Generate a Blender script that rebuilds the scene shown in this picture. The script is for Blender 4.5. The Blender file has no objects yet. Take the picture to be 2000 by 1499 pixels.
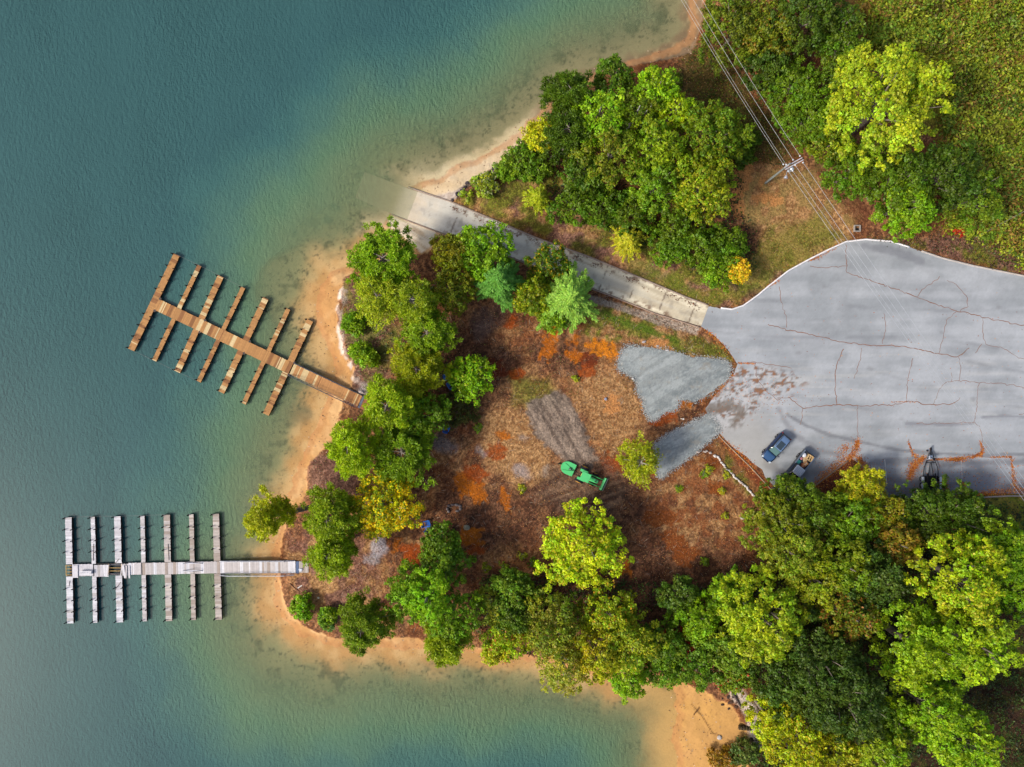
import bpy, math, random
import numpy as np
from mathutils import Vector, Matrix

# ---------------------------------------------------------------- camera, sky, sun, exposure
CAMH = 100.0
S = 0.075                                   # metres per photo pixel (2000 px wide) at water level
scene = bpy.context.scene
cam_d = bpy.data.cameras.new("camera"); cam = bpy.data.objects.new("camera", cam_d)
scene.collection.objects.link(cam); scene.camera = cam
cam.location = (0, 0, CAMH); cam.rotation_euler = (0, 0, 0)
cam_d.sensor_width = 36.0; cam_d.lens = 24.0; cam_d.clip_start = 0.5; cam_d.clip_end = 6000.0

SUN_EL = math.radians(42)
SUN_DIR = Vector((-0.93, -0.36, 0)).normalized()       # where the sun stands (photo lower left)
world = bpy.data.worlds.new("World"); scene.world = world; world.use_nodes = True
wn = world.node_tree.nodes; wl = world.node_tree.links
bg = wn.get("Background") or wn.new("ShaderNodeBackground")
sky = wn.new("ShaderNodeTexSky"); sky.sky_type = 'NISHITA'; sky.sun_disc = False
sky.sun_elevation = SUN_EL
sky.sun_rotation = math.atan2(SUN_DIR.x, SUN_DIR.y)
sky.air_density = 0.9; sky.dust_density = 3.5; sky.ozone_density = 0.4
wl.new(sky.outputs[0], bg.inputs[0]); bg.inputs[1].default_value = 0.15
sun_d = bpy.data.lights.new("sun", 'SUN'); sun = bpy.data.objects.new("sun", sun_d)
scene.collection.objects.link(sun)
sun_d.energy = 2.75; sun_d.angle = math.radians(10); sun_d.color = (1.0, 0.95, 0.87)
sd = Vector((SUN_DIR.x*math.cos(SUN_EL), SUN_DIR.y*math.cos(SUN_EL), math.sin(SUN_EL)))
sun.rotation_euler = sd.to_track_quat('Z', 'Y').to_euler(); sun.location = (0, 0, 60)
scene.view_settings.view_transform = 'Standard'
scene.view_settings.look = 'None'
scene.view_settings.exposure = 0.56
scene.view_settings.gamma = 1.0
scene.render.engine = 'CYCLES'
scene.cycles.max_bounces = 8; scene.cycles.transparent_max_bounces = 16
scene.cycles.diffuse_bounces = 4; scene.cycles.glossy_bounces = 2; scene.cycles.transmission_bounces = 4
scene.cycles.use_denoising = True
K = 0.58                                    # photo linear value -> surface albedo

R_ = np.random.default_rng(7)
random.seed(7)

# ---------------------------------------------------------------- helpers
def lin(c):
    c = np.asarray(c, dtype=float)/255.0
    return np.where(c <= 0.04045, c/12.92, ((c+0.055)/1.055)**2.4)
def A(r, g, b, k=K):                         # colour seen in daylight -> albedo
    return lin((r, g, b))*k
def P(px, py, z=0.0):
    f = S*(CAMH-z)/CAMH
    return ((px-1000.0)*f, (749.5-py)*f, z)

def _hash(ix, iy, s):
    h = (ix.astype(np.int64)*374761393 + iy.astype(np.int64)*668265263 + s*2147483647 + 974634777) & 0xFFFFFFFF
    h = ((h ^ (h >> 13))*1274126177) & 0xFFFFFFFF
    h = ((h ^ (h >> 16))*2246822519) & 0xFFFFFFFF
    return ((h ^ (h >> 15)) & 0xFFFFFF)/float(0xFFFFFF)
def vn(x, y, s=0):
    ix = np.floor(x); iy = np.floor(y); fx = x-ix; fy = y-iy
    ux = fx*fx*(3-2*fx); uy = fy*fy*(3-2*fy)
    a = _hash(ix, iy, s); b = _hash(ix+1, iy, s); c = _hash(ix, iy+1, s); d = _hash(ix+1, iy+1, s)
    return (a*(1-ux)+b*ux)*(1-uy)+(c*(1-ux)+d*ux)*uy
def fbm(x, y, o=4, s=0, g=0.5):
    t = 0; a = 1; n = 0
    for i in range(o):
        t = t+a*vn(x*2**i+17.3*i, y*2**i-9.1*i, s+i*31); n += a; a *= g
    return t/n                               # 0..1
def sst(a, b, x):
    t = np.clip((x-a)/(b-a), 0, 1); return t*t*(3-2*t)

def inside(poly, x, y):
    r = np.zeros(x.shape, bool); n = len(poly)
    for i in range(n):
        x0, y0 = poly[i]; x1, y1 = poly[(i+1) % n]
        if y0 == y1: continue
        c = ((y0 > y) != (y1 > y)) & (x < (x1-x0)*(y-y0)/(y1-y0)+x0)
        r ^= c
    return r
def dist_line(pts, x, y, closed=False):
    d = np.full(x.shape, 1e9); n = len(pts)
    for i in range(n if closed else n-1):
        x0, y0 = pts[i]; x1, y1 = pts[(i+1) % n]
        dx, dy = x1-x0, y1-y0; L = dx*dx+dy*dy+1e-9
        t = np.clip(((x-x0)*dx+(y-y0)*dy)/L, 0, 1)
        d = np.minimum(d, (x-x0-t*dx)**2+(y-y0-t*dy)**2)
    return np.sqrt(d)
def sdf(poly, x, y):                         # positive inside
    d = dist_line(poly, x, y, True)
    return np.where(inside(poly, x, y), d, -d)

def tag(o, label=None, cat=None, group=None, kind=None):
    if label: o['label'] = label
    if cat: o['category'] = cat
    if group: o['group'] = group
    if kind: o['kind'] = kind
    return o
def link(name, me, mat=None, parent=None, loc=None, rz=0.0):
    o = bpy.data.objects.new(name, me); scene.collection.objects.link(o)
    if mat is not None:
        me.materials.append(mat)
    if parent is not None: o.parent = parent
    if loc is not None: o.location = loc
    if rz: o.rotation_euler = (0, 0, rz)
    return o
def empty(name, loc=(0, 0, 0), rz=0.0):
    o = bpy.data.objects.new(name, None); scene.collection.objects.link(o)
    o.location = loc; o.rotation_euler = (0, 0, rz); o.empty_display_size = 0.3
    return o
def np_mesh(name, V, F, C=None, extra=None, smooth=False, alpha=None):
    me = bpy.data.meshes.new(name)
    V = np.ascontiguousarray(V, dtype=np.float32); F = np.ascontiguousarray(F, dtype=np.int32)
    k = F.shape[1]
    me.vertices.add(len(V)); me.vertices.foreach_set("co", V.ravel())
    me.loops.add(F.size); me.loops.foreach_set("vertex_index", F.ravel())
    me.polygons.add(len(F)); me.polygons.foreach_set("loop_start", np.arange(0, F.size, k, dtype=np.int32))
    me.polygons.foreach_set("loop_total", np.full(len(F), k, dtype=np.int32))
    if smooth: me.polygons.foreach_set("use_smooth", np.ones(len(F), bool))
    me.update(calc_edges=True)
    if C is not None:
        at = me.color_attributes.new("Col", 'FLOAT_COLOR', 'POINT')
        c4 = np.ones((len(V), 4), dtype=np.float32); c4[:, :3] = C
        if alpha is not None: c4[:, 3] = alpha
        at.data.foreach_set("color", c4.ravel())
    for nm, arr in (extra or {}).items():
        at = me.attributes.new(nm, 'FLOAT', 'POINT')
        at.data.foreach_set("value", np.ascontiguousarray(arr, dtype=np.float32))
    return me

class MB:
    """collects shapes into one mesh"""
    def __init__(s): s.v = []; s.f = []; s.c = []
    def add(s, vs, fs, col):
        b = len(s.v); s.v += [tuple(v) for v in vs]; s.f += [tuple(b+i for i in f) for f in fs]
        s.c += [tuple(col)]*len(vs)
    def box(s, c, d, rz=0.0, col=(.5, .5, .5), ry=0.0, taper=1.0):
        hx, hy, hz = d[0]/2, d[1]/2, d[2]/2
        m = Matrix.Rotation(rz, 3, 'Z') @ Matrix.Rotation(ry, 3, 'Y')
        vs = []
        for z in (-1, 1):
            t = taper if z > 0 else 1.0
            for x, y in ((-1, -1), (1, -1), (1, 1), (-1, 1)):
                vs.append(m @ Vector((x*hx*t, y*hy*t, z*hz))+Vector(c))
        s.add(vs, [(3, 2, 1, 0), (4, 5, 6, 7), (0, 1, 5, 4), (1, 2, 6, 5), (2, 3, 7, 6), (3, 0, 4, 7)], col)
    def tube(s, pts, r, n=8, col=(.5, .5, .5), cap=True):
        pts = [Vector(p) for p in pts]
        if not hasattr(r, '__len__'): r = [r]*len(pts)
        vs = []; fs = []
        for i, p in enumerate(pts):
            d = (pts[min(i+1, len(pts)-1)]-pts[max(i-1, 0)]).normalized()
            up = Vector((0, 0, 1)) if abs(d.z) < 0.95 else Vector((1, 0, 0))
            u = d.cross(up).normalized(); w = d.cross(u)
            for k in range(n):
                a = 2*math.pi*k/n
                vs.append(p+(u*math.cos(a)+w*math.sin(a))*r[i])
        for i in range(len(pts)-1):
            for k in range(n):
                a = i*n+k; b = i*n+(k+1) % n
                fs.append((a, b, b+n, a+n))
        if cap:
            fs.append(tuple(range(n))[::-1]); fs.append(tuple(range((len(pts)-1)*n, len(pts)*n)))
        s.add(vs, fs, col)
    def prism(s, poly, z0, z1, col, inset=0.0):
        n = len(poly); cx = sum(p[0] for p in poly)/n; cy = sum(p[1] for p in poly)/n
        k = 1-inset
        vs = [(x, y, z0) for x, y in poly]+[(cx+(x-cx)*k, cy+(y-cy)*k, z1) for x, y in poly]
        fs = [tuple(range(n))[::-1], tuple(range(n, 2*n))]+[(i, (i+1) % n, n+(i+1) % n, n+i) for i in range(n)]
        s.add(vs, fs, col)
    def wheel(s, c, r, w, col, n=20, ax='y', bev=0.18):
        prof = [(-w/2, r*(1-bev)), (-w/2*0.75, r), (w/2*0.75, r), (w/2, r*(1-bev))]
        vs = []; fs = []
        for k in range(n):
            a = 2*math.pi*k/n
            for (t, q) in prof:
                vs.append((c[0]+q*math.cos(a), c[1]+t, c[2]+q*math.sin(a)) if ax == 'y' else (c[0]+t, c[1]+q*math.cos(a), c[2]+q*math.sin(a)))
        m = len(prof)
        for k in range(n):
            for j in range(m-1):
                a = k*m+j; b = ((k+1) % n)*m+j
                fs.append((a, b, b+1, a+1))
        fs.append(tuple(k*m for k in range(n))); fs.append(tuple(k*m+m-1 for k in range(n))[::-1])
        s.add(vs, fs, col)
    def loft(s, rings, col, cap=True):
        n = len(rings[0]); vs = [p for r in rings for p in r]; fs = []
        for i in range(len(rings)-1):
            for k in range(n):
                a = i*n+k; b = i*n+(k+1) % n
                fs.append((a, b, b+n, a+n))
        if cap:
            fs.append(tuple(range(n))[::-1]); fs.append(tuple(range((len(rings)-1)*n, len(rings)*n)))
        s.add(vs, fs, col)
    def build(s, name, mat, parent=None, loc=None, rz=0.0, smooth=False, bevel=0.0):
        me = bpy.data.meshes.new(name); me.from_pydata(s.v, [], s.f); me.update()
        at = me.color_attributes.new("Col", 'FLOAT_COLOR', 'POINT')
        c4 = np.ones((len(s.v), 4), dtype=np.float32); c4[:, :3] = np.array(s.c)
        at.data.foreach_set("color", c4.ravel())
        if smooth: me.polygons.foreach_set("use_smooth", [True]*len(me.polygons))
        o = link(name, me, mat, parent, loc, rz)
        if bevel:
            b = o.modifiers.new("edge", 'BEVEL'); b.width = bevel; b.segments = 2; b.limit_method = 'ANGLE'
        return o

# ---------------------------------------------------------------- materials
def mat_vcol(name, rough=0.85, nscale=6.0, namp=0.3, bump=0.0, bscale=20.0, spec=0.2, metal=0.0, trans=0.0, coat=0.0, bdist=0.05, fine=0.0, fscale=40.0):
    m = bpy.data.materials.new(name); m.use_nodes = True; nt = m.node_tree; N = nt.nodes; L = nt.links
    b = N["Principled BSDF"]; b.inputs["Roughness"].default_value = rough
    b.inputs["Specular IOR Level"].default_value = spec; b.inputs["Metallic"].default_value = metal
    b.inputs["Coat Weight"].default_value = coat
    at = N.new("ShaderNodeAttribute"); at.attribute_name = "Col"
    col = at.outputs["Color"]
    tc = N.new("ShaderNodeTexCoord")
    def vary(col, scale, amp):
        nz = N.new("ShaderNodeTexNoise"); nz.inputs["Scale"].default_value = scale; nz.inputs["Detail"].default_value = 4
        L.new(tc.outputs["Object"], nz.inputs["Vector"])
        mr = N.new("ShaderNodeMapRange"); mr.inputs[1].default_value = 0.25; mr.inputs[2].default_value = 0.75
        mr.inputs[3].default_value = 1-amp; mr.inputs[4].default_value = 1+amp
        L.new(nz.outputs["Fac"], mr.inputs[0])
        q1 = N.new("ShaderNodeMix"); q1.data_type = 'FLOAT'; q1.inputs[2].default_value = 1.0
        L.new(at.outputs["Alpha"], q1.inputs[0]); L.new(mr.outputs[0], q1.inputs[3])
        vm = N.new("ShaderNodeVectorMath"); vm.operation = 'SCALE'
        L.new(col, vm.inputs[0]); L.new(q1.outputs[0], vm.inputs["Scale"])
        return vm.outputs[0]
    if namp > 0: col = vary(col, nscale, namp)
    if fine > 0: col = vary(col, fscale, fine)
    L.new(col, b.inputs["Base Color"])
    if bump > 0:
        n2 = N.new("ShaderNodeTexNoise"); n2.inputs["Scale"].default_value = bscale; n2.inputs["Detail"].default_value = 5
        L.new(tc.outputs["Object"], n2.inputs["Vector"])
        bp = N.new("ShaderNodeBump"); bp.inputs["Strength"].default_value = bump; bp.inputs["Distance"].default_value = bdist
        q2 = N.new("ShaderNodeMath"); q2.operation = 'MULTIPLY'; q2.inputs[1].default_value = bump; L.new(at.outputs["Alpha"], q2.inputs[0]); L.new(q2.outputs[0], bp.inputs["Strength"])
        L.new(n2.outputs["Fac"], bp.inputs["Height"]); L.new(bp.outputs[0], b.inputs["Normal"])
    if trans > 0:
        tr = N.new("ShaderNodeBsdfTranslucent"); mx = N.new("ShaderNodeMixShader"); mx.inputs[0].default_value = trans
        L.new(col, tr.inputs["Color"]); L.new(b.outputs[0], mx.inputs[1]); L.new(tr.outputs[0], mx.inputs[2])
        L.new(mx.outputs[0], N["Material Output"].inputs["Surface"])
    return m
M_ground = mat_vcol("earth", 0.95, 1.6, 0.14, 1.0, 3.0, 0.1, bdist=0.22, fine=0.42, fscale=4.5)
M_asphalt = mat_vcol("asphalt", 0.85, 0.35, 0.04, 0.25, 30, 0.25, bdist=0.01, fine=0.05, fscale=9.0)
M_concrete = mat_vcol("concrete", 0.85, 0.8, 0.07, 0.3, 20, 0.25, bdist=0.01, fine=0.07, fscale=8.0)
M_gravel = mat_vcol("gravel", 0.9, 1.0, 0.05, 0.8, 9, 0.2, bdist=0.05, fine=0.16, fscale=9.0)
M_leaf = mat_vcol("leaf", 0.5, 1, 0.0, spec=0.3, trans=0.4)
M_litter = mat_vcol("dry_leaf", 0.8, 1, 0.0, spec=0.15, trans=0.1)
M_bark = mat_vcol("bark", 0.9, 5, 0.3, 0.6, 14, 0.1)
M_wood = mat_vcol("deck_wood", 0.75, 3.0, 0.10, 0.3, 30, 0.25, bdist=0.01, fine=0.08, fscale=14)
M_metal = mat_vcol("galvanised", 0.45, 4, 0.08, spec=0.5, metal=0.6)
M_paint = mat_vcol("vehicle_paint", 0.22, 2, 0.02, spec=0.6, coat=0.6)
M_green = mat_vcol("tractor_paint", 0.42, 3, 0.06, spec=0.45)
M_rubber = mat_vcol("rubber", 0.85, 6, 0.1, 0.3, 30, 0.2)
M_glass = mat_vcol("dark_glass", 0.08, 1, 0.0, spec=0.7)
M_plastic = mat_vcol("plastic", 0.4, 3, 0.05, spec=0.4)
M_stone = mat_vcol("stone", 0.85, 4, 0.18, 0.7, 8, 0.25, bdist=0.05)
# ---------------------------------------------------------------- terrain
SHORE = [(1338,-400),(1340,0),(1352,45),(1338,78),(1305,98),(1262,115),(1215,128),(1150,150),(1095,180),(1062,212),(1022,250),
 (985,275),(950,298),(900,322),(862,344),(822,356),(795,367),(778,385),(762,417),(752,440),(742,470),(715,498),(684,514),(650,534),
 (626,562),(616,598),(622,640),(640,680),(655,722),(652,752),(632,790),(618,830),(600,866),(588,905),(574,950),(556,985),(549,1020),
 (545,1050),(528,1085),(536,1130),(532,1165),(548,1205),(585,1240),(640,1258),(700,1266),(780,1262),(850,1272),(900,1272),(960,1284),
 (1050,1292),(1130,1312),(1200,1330),(1262,1328),(1300,1326),(1318,1362),(1320,1400),(1310,1440),(1322,1480),(1325,1700),(1330,2600),(22000,2600),(22000,-400)]
VEG = [(1370,-400),(1372,30),(1362,70),(1345,108),(1300,120),(1220,136),(1120,172),(1075,222),(1030,262),(1000,296),(966,330),(930,358),
 (900,374),(884,392),(867,458),(850,470),(840,500),(700,520),(676,548),(664,580),(662,610),(668,650),(676,685),(692,715),(697,745),
 (672,785),(658,830),(655,860),(628,886),(610,900),(602,930),(604,960),(596,985),(560,1010),(556,1045),(547,1085),(546,1130),(556,1170),
 (572,1200),(600,1222),(650,1242),(720,1246),(800,1240),(880,1262),(950,1266),(1060,1284),(1200,1305),(1290,1318),(1345,1338),(1385,1350),
 (1425,1372),(1445,1400),(1462,1440),(1450,1480),(1420,1520),(1420,2600),(22000,2600),(22000,-400)]
RAMP_A, RAMP_B = np.array((703.0, 362.0)), np.array((1377.0, 620.0))
H_LOT = 2.6
def axis(n0, fine, lim, far, step):
    a = np.arange(n0, lim+1e-6, fine)
    out = [a[-1]]; s_ = step
    while out[-1] < far: s_ *= 1.35; out.append(out[-1]+s_)
    lo = [a[0]]; s_ = step
    while lo[-1] > -far: s_ *= 1.35; lo.append(lo[-1]-s_)
    return np.concatenate([np.array(lo[:0:-1]), a, np.array(out[1:])])
GX = axis(-77.0, 0.17, 77.0, 1500, 0.2); GY = axis(-58.0, 0.17, 58.0, 1500, 0.2)
gx, gy = np.meshgrid(GX, GY)
px0 = 1000+gx/S; py0 = 749.5-gy/S
# nonuniform fields are cheap to evaluate everywhere
wob = (fbm(px0/34, py0/34, 5, 3, .6)-0.5)*26*sst(-60, 60, 1000-np.abs(px0-1000)+400)*(1-.6*((np.abs(px0-790)<60)&(np.abs(py0-400)<60)))
dsh = sdf(SHORE, px0, py0)+wob               # px, + is land
hills = fbm(gx/22, gy/22, 3, 5)
land = 2.6*(1-np.exp(-np.maximum(dsh, 0)/130.0))+0.25*(hills-0.5)*sst(20, 160, dsh)
# near shore cut bank
veg = sdf(VEG, px0, py0)+wob*0.6
land += 0.35*sst(-3, 5, veg)
CTRL = [((1200,60),210),((950,240),190),((800,310),220),((600,430),250),((560,560),210),((520,700),230),((520,860),210),
        ((440,1020),190),((430,1180),265),((540,1330),270),((850,1400),215),((1100,1430),170),((1230,1440),230)]
num = 0; den = 0
for (cx, cy), v in CTRL:
    v = v*1.22
    w_ = 1/((px0-cx)**2+(py0-cy)**2+900.0); num = num+w_*v; den = den+w_
scl = num/den*(0.85+0.3*fbm(px0/120, py0/120, 3, 8))
tt = np.maximum(-dsh, 0)/scl
bed = -(4.3*tt**1.95)-0.01
bed = np.maximum(bed, -9.0)
# shelf seen under water beside the first dock
shelf = sst(-8, 8, sdf([(520,515),(600,470),(700,470),(720,520),(640,620),(600,660),(545,640),(500,590),(492,552)], px0, py0)+(fbm(px0/25, py0/25, 3, 9)-.5)*14)
bed = bed*(1-0.45*shelf)
Z = np.where(dsh > 0, land, bed)
# ramp profile
ax = (RAMP_B-RAMP_A); Lr = np.hypot(*ax); axn = ax/Lr
def ramp_z(px, py):
    t = ((px-RAMP_A[0])*axn[0]+(py-RAMP_A[1])*axn[1])/Lr
    return np.where(t < 0.16, -0.45+0.45*t/0.16, H_LOT*np.clip((t-0.16)/0.78, 0, 1)), t
rz_, rt_ = ramp_z(px0, py0)
lat = np.abs(-(px0-RAMP_A[0])*axn[1]+(py0-RAMP_A[1])*axn[0])
wr = sst(60, 30, lat)*sst(-0.06, 0.03, rt_)*sst(1.08, 1.0, rt_)
LOT = [(1384,598),(1405,603),(1430,605),(1452,598),(1480,578),(1500,561),(1540,530),(1580,508),(1620,488),(1652,473),(1690,468),(1740,472),
 (1790,488),(1840,505),(1900,520),(1960,532),(2010,542),(2300,600),(2300,1000),(2010,966),(1960,964),(1905,964),(1850,967),(1790,972),(1740,980),
 (1716,985),(1702,952),(1690,925),(1676,905),(1663,896),(1648,904),(1620,924),(1590,948),(1570,966),(1545,982),(1530,968),(1517,955),(1494,932),(1488,917),
 (1470,905),(1458,892),(1440,880),(1424,868),(1410,852),(1400,842),(1388,815),(1377,800),(1392,778),(1420,750),(1434,730),(1440,712),
 (1428,692),(1412,672),(1394,655),(1369,638)]
kz = 1-H_LOT/CAMH
LOTW = [((x-1000)*S*kz, (749.5-y)*S*kz) for x, y in LOT]
dl = sdf(LOTW, gx, gy)
wlot = sst(-5.0, -0.6, dl)
Z = Z*(1-wlot)+(H_LOT-0.03)*wlot
wr = wr*(dl < -0.2)
Z = Z*(1-wr)+(rz_-0.06)*wr
Z += np.where(dsh > 30, (fbm(gx*0.8, gy*0.8, 3, 21)-0.5)*0.12*(1-wlot)*(1-wr), 0)

def gz(x, y):
    """ground height by bilinear look-up"""
    x = np.atleast_1d(np.asarray(x, float)); y = np.atleast_1d(np.asarray(y, float))
    i = np.clip(np.searchsorted(GX, x)-1, 0, len(GX)-2); j = np.clip(np.searchsorted(GY, y)-1, 0, len(GY)-2)
    fx = (x-GX[i])/(GX[i+1]-GX[i]); fy = (y-GY[j])/(GY[j+1]-GY[j])
    return (Z[j, i]*(1-fx)+Z[j, i+1]*fx)*(1-fy)+(Z[j+1, i]*(1-fx)+Z[j+1, i+1]*fx)*fy
def G(px, py, dz=0.0):
    """world point on the ground that shows at photo pixel"""
    z = 1.0
    for _ in range(6):
        x, y, _z = P(px, py, z); z = float(gz(x, y)[0])
    return Vector((x, y, z+dz))
def Gv(px, py):
    z = np.full(np.shape(px), 1.0)
    for _ in range(6):
        f = S*(CAMH-z)/CAMH; x = (px-1000)*f; y = (749.5-py)*f; z = gz(x, y)
    return x, y, z

# ---------------------------------------------------------------- painting the ground: earth, sand, grass, clay
f_ = S*(CAMH-Z)/CAMH
PX = 1000+gx/f_; PY = 749.5-gy/f_
n1 = fbm(PX/60, PY/60, 5, 40); n2 = fbm(PX/18, PY/18, 4, 50); n3 = fbm(PX/6, PY/6, 3, 60); n4 = vn(PX/2.4, PY/2.4, 70); n5 = fbm(PX/28, PY/28, 5, 80)
def mix(a, b, t):
    t = np.asarray(t)[..., None] if np.ndim(t) else t
    return a*(1-t)+b*t
def full(c): return np.broadcast_to(c, Z.shape+(3,)).astype(float)
# leaf-litter brown as the base of all land
lit = mix(full(A(98,64,46)), full(A(182,126,84)), sst(0.35, 0.75, 0.55*n3+0.45*n4))
lit = mix(lit, full(A(124,72,36)), sst(0.45, 0.65, n1)*0.6)
lit = mix(lit, full(A(196,156,112)), sst(0.72, 0.9, n4*0.6+n3*0.4)*0.5)
col = lit
def blob(poly, feather=8, warp=14, wscale=16, seed=0):
    w = (fbm(PX/wscale, PY/wscale, 4, 100+seed)-0.5)*2*warp
    x0 = min(p[0] for p in poly)-60; x1 = max(p[0] for p in poly)+60; y0 = min(p[1] for p in poly)-60; y1 = max(p[1] for p in poly)+60
    m = (PX > x0) & (PX < x1) & (PY > y0) & (PY < y1)
    out = np.zeros(Z.shape)
    out[m] = sst(-feather, feather, sdf(poly, PX[m], PY[m])+w[m])
    return out
def ell(cx, cy, rx, ry, ang=0, n=14):
    a = math.radians(ang)
    return [(cx+rx*math.cos(t)*math.cos(a)-ry*math.sin(t)*math.sin(a), cy+rx*math.cos(t)*math.sin(a)+ry*math.sin(t)*math.cos(a)) for t in np.linspace(0, 2*math.pi, n, endpoint=False)]
def grassy(dry, green, t): return mix(full(dry), full(green), t)
drygrass = mix(full(A(150,106,66)), full(A(214,168,114)), sst(.3, .8, n3*.5+n4*.5))
greengrass = mix(full(A(92,92,34)), full(A(132,140,46)), sst(.3, .8, n3*.5+n4*.5))
darkwood = mix(full(A(66,46,36)), full(A(132,88,64)), sst(.3, .8, n3*.5+n4*.5))
purple = mix(full(A(104,72,60)), full(A(164,122,104)), sst(.3, .8, n3*.5+n4*.5))
meadow = mix(full(A(96,84,30)), full(A(150,150,44)), sst(.35, .65, n2*.6+n4*.4))
def put(mask, c, a=1.0):
    global col
    col = mix(col, c, mask*a)
# peninsula clearing
clear = [(700,560),(860,580),(1000,600),(1180,590),(1300,640),(1440,700),(1400,860),(1480,960),(1500,1130),(1300,1240),(1000,1260),(620,1240),(560,1100),(600,960),(660,800)]
put(blob(clear, 20, 20, 30, 1)*sst(.45, .62, n5), drygrass, 0.5)
put(blob(clear, 20, 20, 30, 41)*sst(.55, .7, fbm(PX/24, PY/24, 5, 90)), full(A(176,96,44)), 0.3)
put(blob(clear, 20, 20, 30, 42)*sst(.52, .64, fbm(PX/20, PY/26, 5, 91)), darkwood, 0.6)
put(blob([(860,640),(950,600),(1000,700),(950,800),(880,820),(850,740)], 25, 20, 25, 2), darkwood, .8)  # shade cast by the trees on the left, put into the ground colour
put(blob([(1040,680),(1110,670),(1160,700),(1120,740),(1050,720)], 14, 14, 15, 3), darkwood, .8)
put(blob([(880,940),(1010,960),(1130,960),(1260,960),(1290,1000),(1180,1040),(1000,1060),(900,1090),(840,1040)], 22, 22, 25, 4), darkwood, .75)
put(blob([(1220,1040),(1450,1040),(1500,1140),(1430,1200),(1200,1230),(900,1220),(880,1150),(1060,1120)], 30, 26, 35, 5), darkwood, .8)
put(blob([(560,1050),(640,1040),(740,1060),(760,1160),(660,1230),(570,1190)], 16, 16, 20, 6), mix(purple, drygrass, sst(.4, .6, n5)), .8)
put(blob([(600,900),(670,880),(700,940),(690,1000),(610,1010)], 12, 12, 20, 7), purple, .85)
put(blob([(670,540),(720,560),(780,640),(770,700),(730,780),(690,760),(670,660)], 14, 14, 20, 8), mix(purple, greengrass, sst(.42, .6, n5)*.7), .9)
put(blob([(1000,730),(1070,740),(1100,790),(1030,800),(1000,790)], 14, 12, 15, 9), greengrass, .7)
put(blob([(1110,740),(1200,720),(1250,760),(1260,820),(1230,880),(1190,900),(1150,830)], 16, 16, 20, 10), drygrass, .8)
put(blob([(960,790),(1030,800),(1060,860),(1100,920),(1020,960),(950,900),(930,850)], 16, 18, 20, 11), drygrass, .9)
put(blob([(1260,960),(1330,920),(1400,900),(1470,980),(1480,1060),(1400,1080),(1290,1040)], 20, 20, 20, 12), mix(full(A(146,88,52)), drygrass, sst(.4, .62, n2)), .75)
put(blob([(1170,590),(1260,610),(1350,650),(1425,685),(1430,706),(1350,694),(1220,670),(1130,660)], 10, 10, 15, 13), mix(greengrass, drygrass, sst(.42, .6, n2)), .85)
put(blob([(1300,655),(1380,672),(1420,695),(1400,702),(1330,690)], 6, 6, 9, 14), greengrass, .7)
put(blob([(1160,600),(1240,628),(1330,665),(1322,672),(1230,642),(1150,612)], 4, 4, 9, 15), full(A(86,112,30)), .8)
# land north of the ramp
put(blob([(884,392),(1060,330),(1250,430),(1350,480),(1500,530),(1560,500),(1640,460),(1600,500),(1480,575),(1400,600),(1150,500),(1000,440)], 14, 10, 20, 16), mix(greengrass, mix(purple, drygrass, sst(.4,.6,n2)), sst(.4, .62, n5)), .9)
put(blob([(1330,100),(1400,90),(1480,200),(1560,300),(1500,330),(1400,240),(1320,180)], 20, 16, 25, 17), mix(full(A(72,64,26)), full(A(108,90,48)), n3), .95)
put(blob([(1450,330),(1620,320),(1690,420),(1660,470),(1560,510),(1450,440),(1440,380)], 14, 14, 22, 18), mix(drygrass, full(A(168,140,84)), sst(.4, .6, n2)), .85)
put(blob([(1500,440),(1600,430),(1640,460),(1540,525),(1470,575),(1440,560)], 14, 14, 22, 19), mix(greengrass, drygrass, sst(.45, .62, n2)), .8)
put(blob([(1580,330),(1640,330),(1700,420),(1690,460),(1640,400)], 10, 10, 14, 20), full(A(110,62,44)), .7)
put(blob([(1640,-60),(2400,-60),(2400,560),(1960,480),(1900,440),(1860,300),(1700,120)], 20, 16, 30, 21), meadow, .95)
put(blob([(1700,468),(1800,468),(1900,460),(2100,500),(2100,560),(1900,515),(1800,486)], 8, 8, 14, 22), mix(purple, greengrass, sst(.5, .7, n2)), .9)
put(blob([(1905,966),(2100,960),(2100,1070),(1960,1060),(1900,1010)], 8, 8, 20, 23), mix(greengrass, full(A(150,120,60)), sst(.4, .6, n2)), .9)
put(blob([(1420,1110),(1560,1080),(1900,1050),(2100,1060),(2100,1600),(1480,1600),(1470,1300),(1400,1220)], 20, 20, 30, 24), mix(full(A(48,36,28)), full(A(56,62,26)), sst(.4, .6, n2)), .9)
put(blob([(1250,950),(1480,950),(1500,1120),(1280,1100)], 20, 20, 20, 43)*sst(.5, .6, fbm(PX/10, PY/12, 4, 92)), darkwood, .6)
put(blob([(1395,860),(1440,900),(1520,985),(1490,1000),(1400,905)], 8, 6, 12, 25), mix(full(A(150,104,62)), greengrass, sst(.5, .7, n2)), .8)
put(blob([(1408,850),(1470,905),(1530,985),(1515,990),(1440,905)], 5, 6, 8, 26), full(A(150,76,46)), .75)
put(blob([(1663,898),(1700,960),(1690,1010),(1580,1000),(1600,940)], 5, 5, 12, 27), full(A(112,60,44)), .85)
put(blob([(1470,480),(1600,420),(1650,462),(1540,527),(1480,575),(1400,600),(1340,580),(1420,560)], 12, 12, 18, 44)*sst(.38, .55, n2), full(A(126,128,44)), .6)
put(blob([(1200,480),(1300,530),(1400,592),(1330,576),(1240,540)], 8, 8, 12, 45), full(A(112,124,42)), .5)
put(blob([(1905,972),(2100,968),(2100,1060),(1960,1050)], 8, 8, 20, 46), full(A(128,136,48)), .55)
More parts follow.
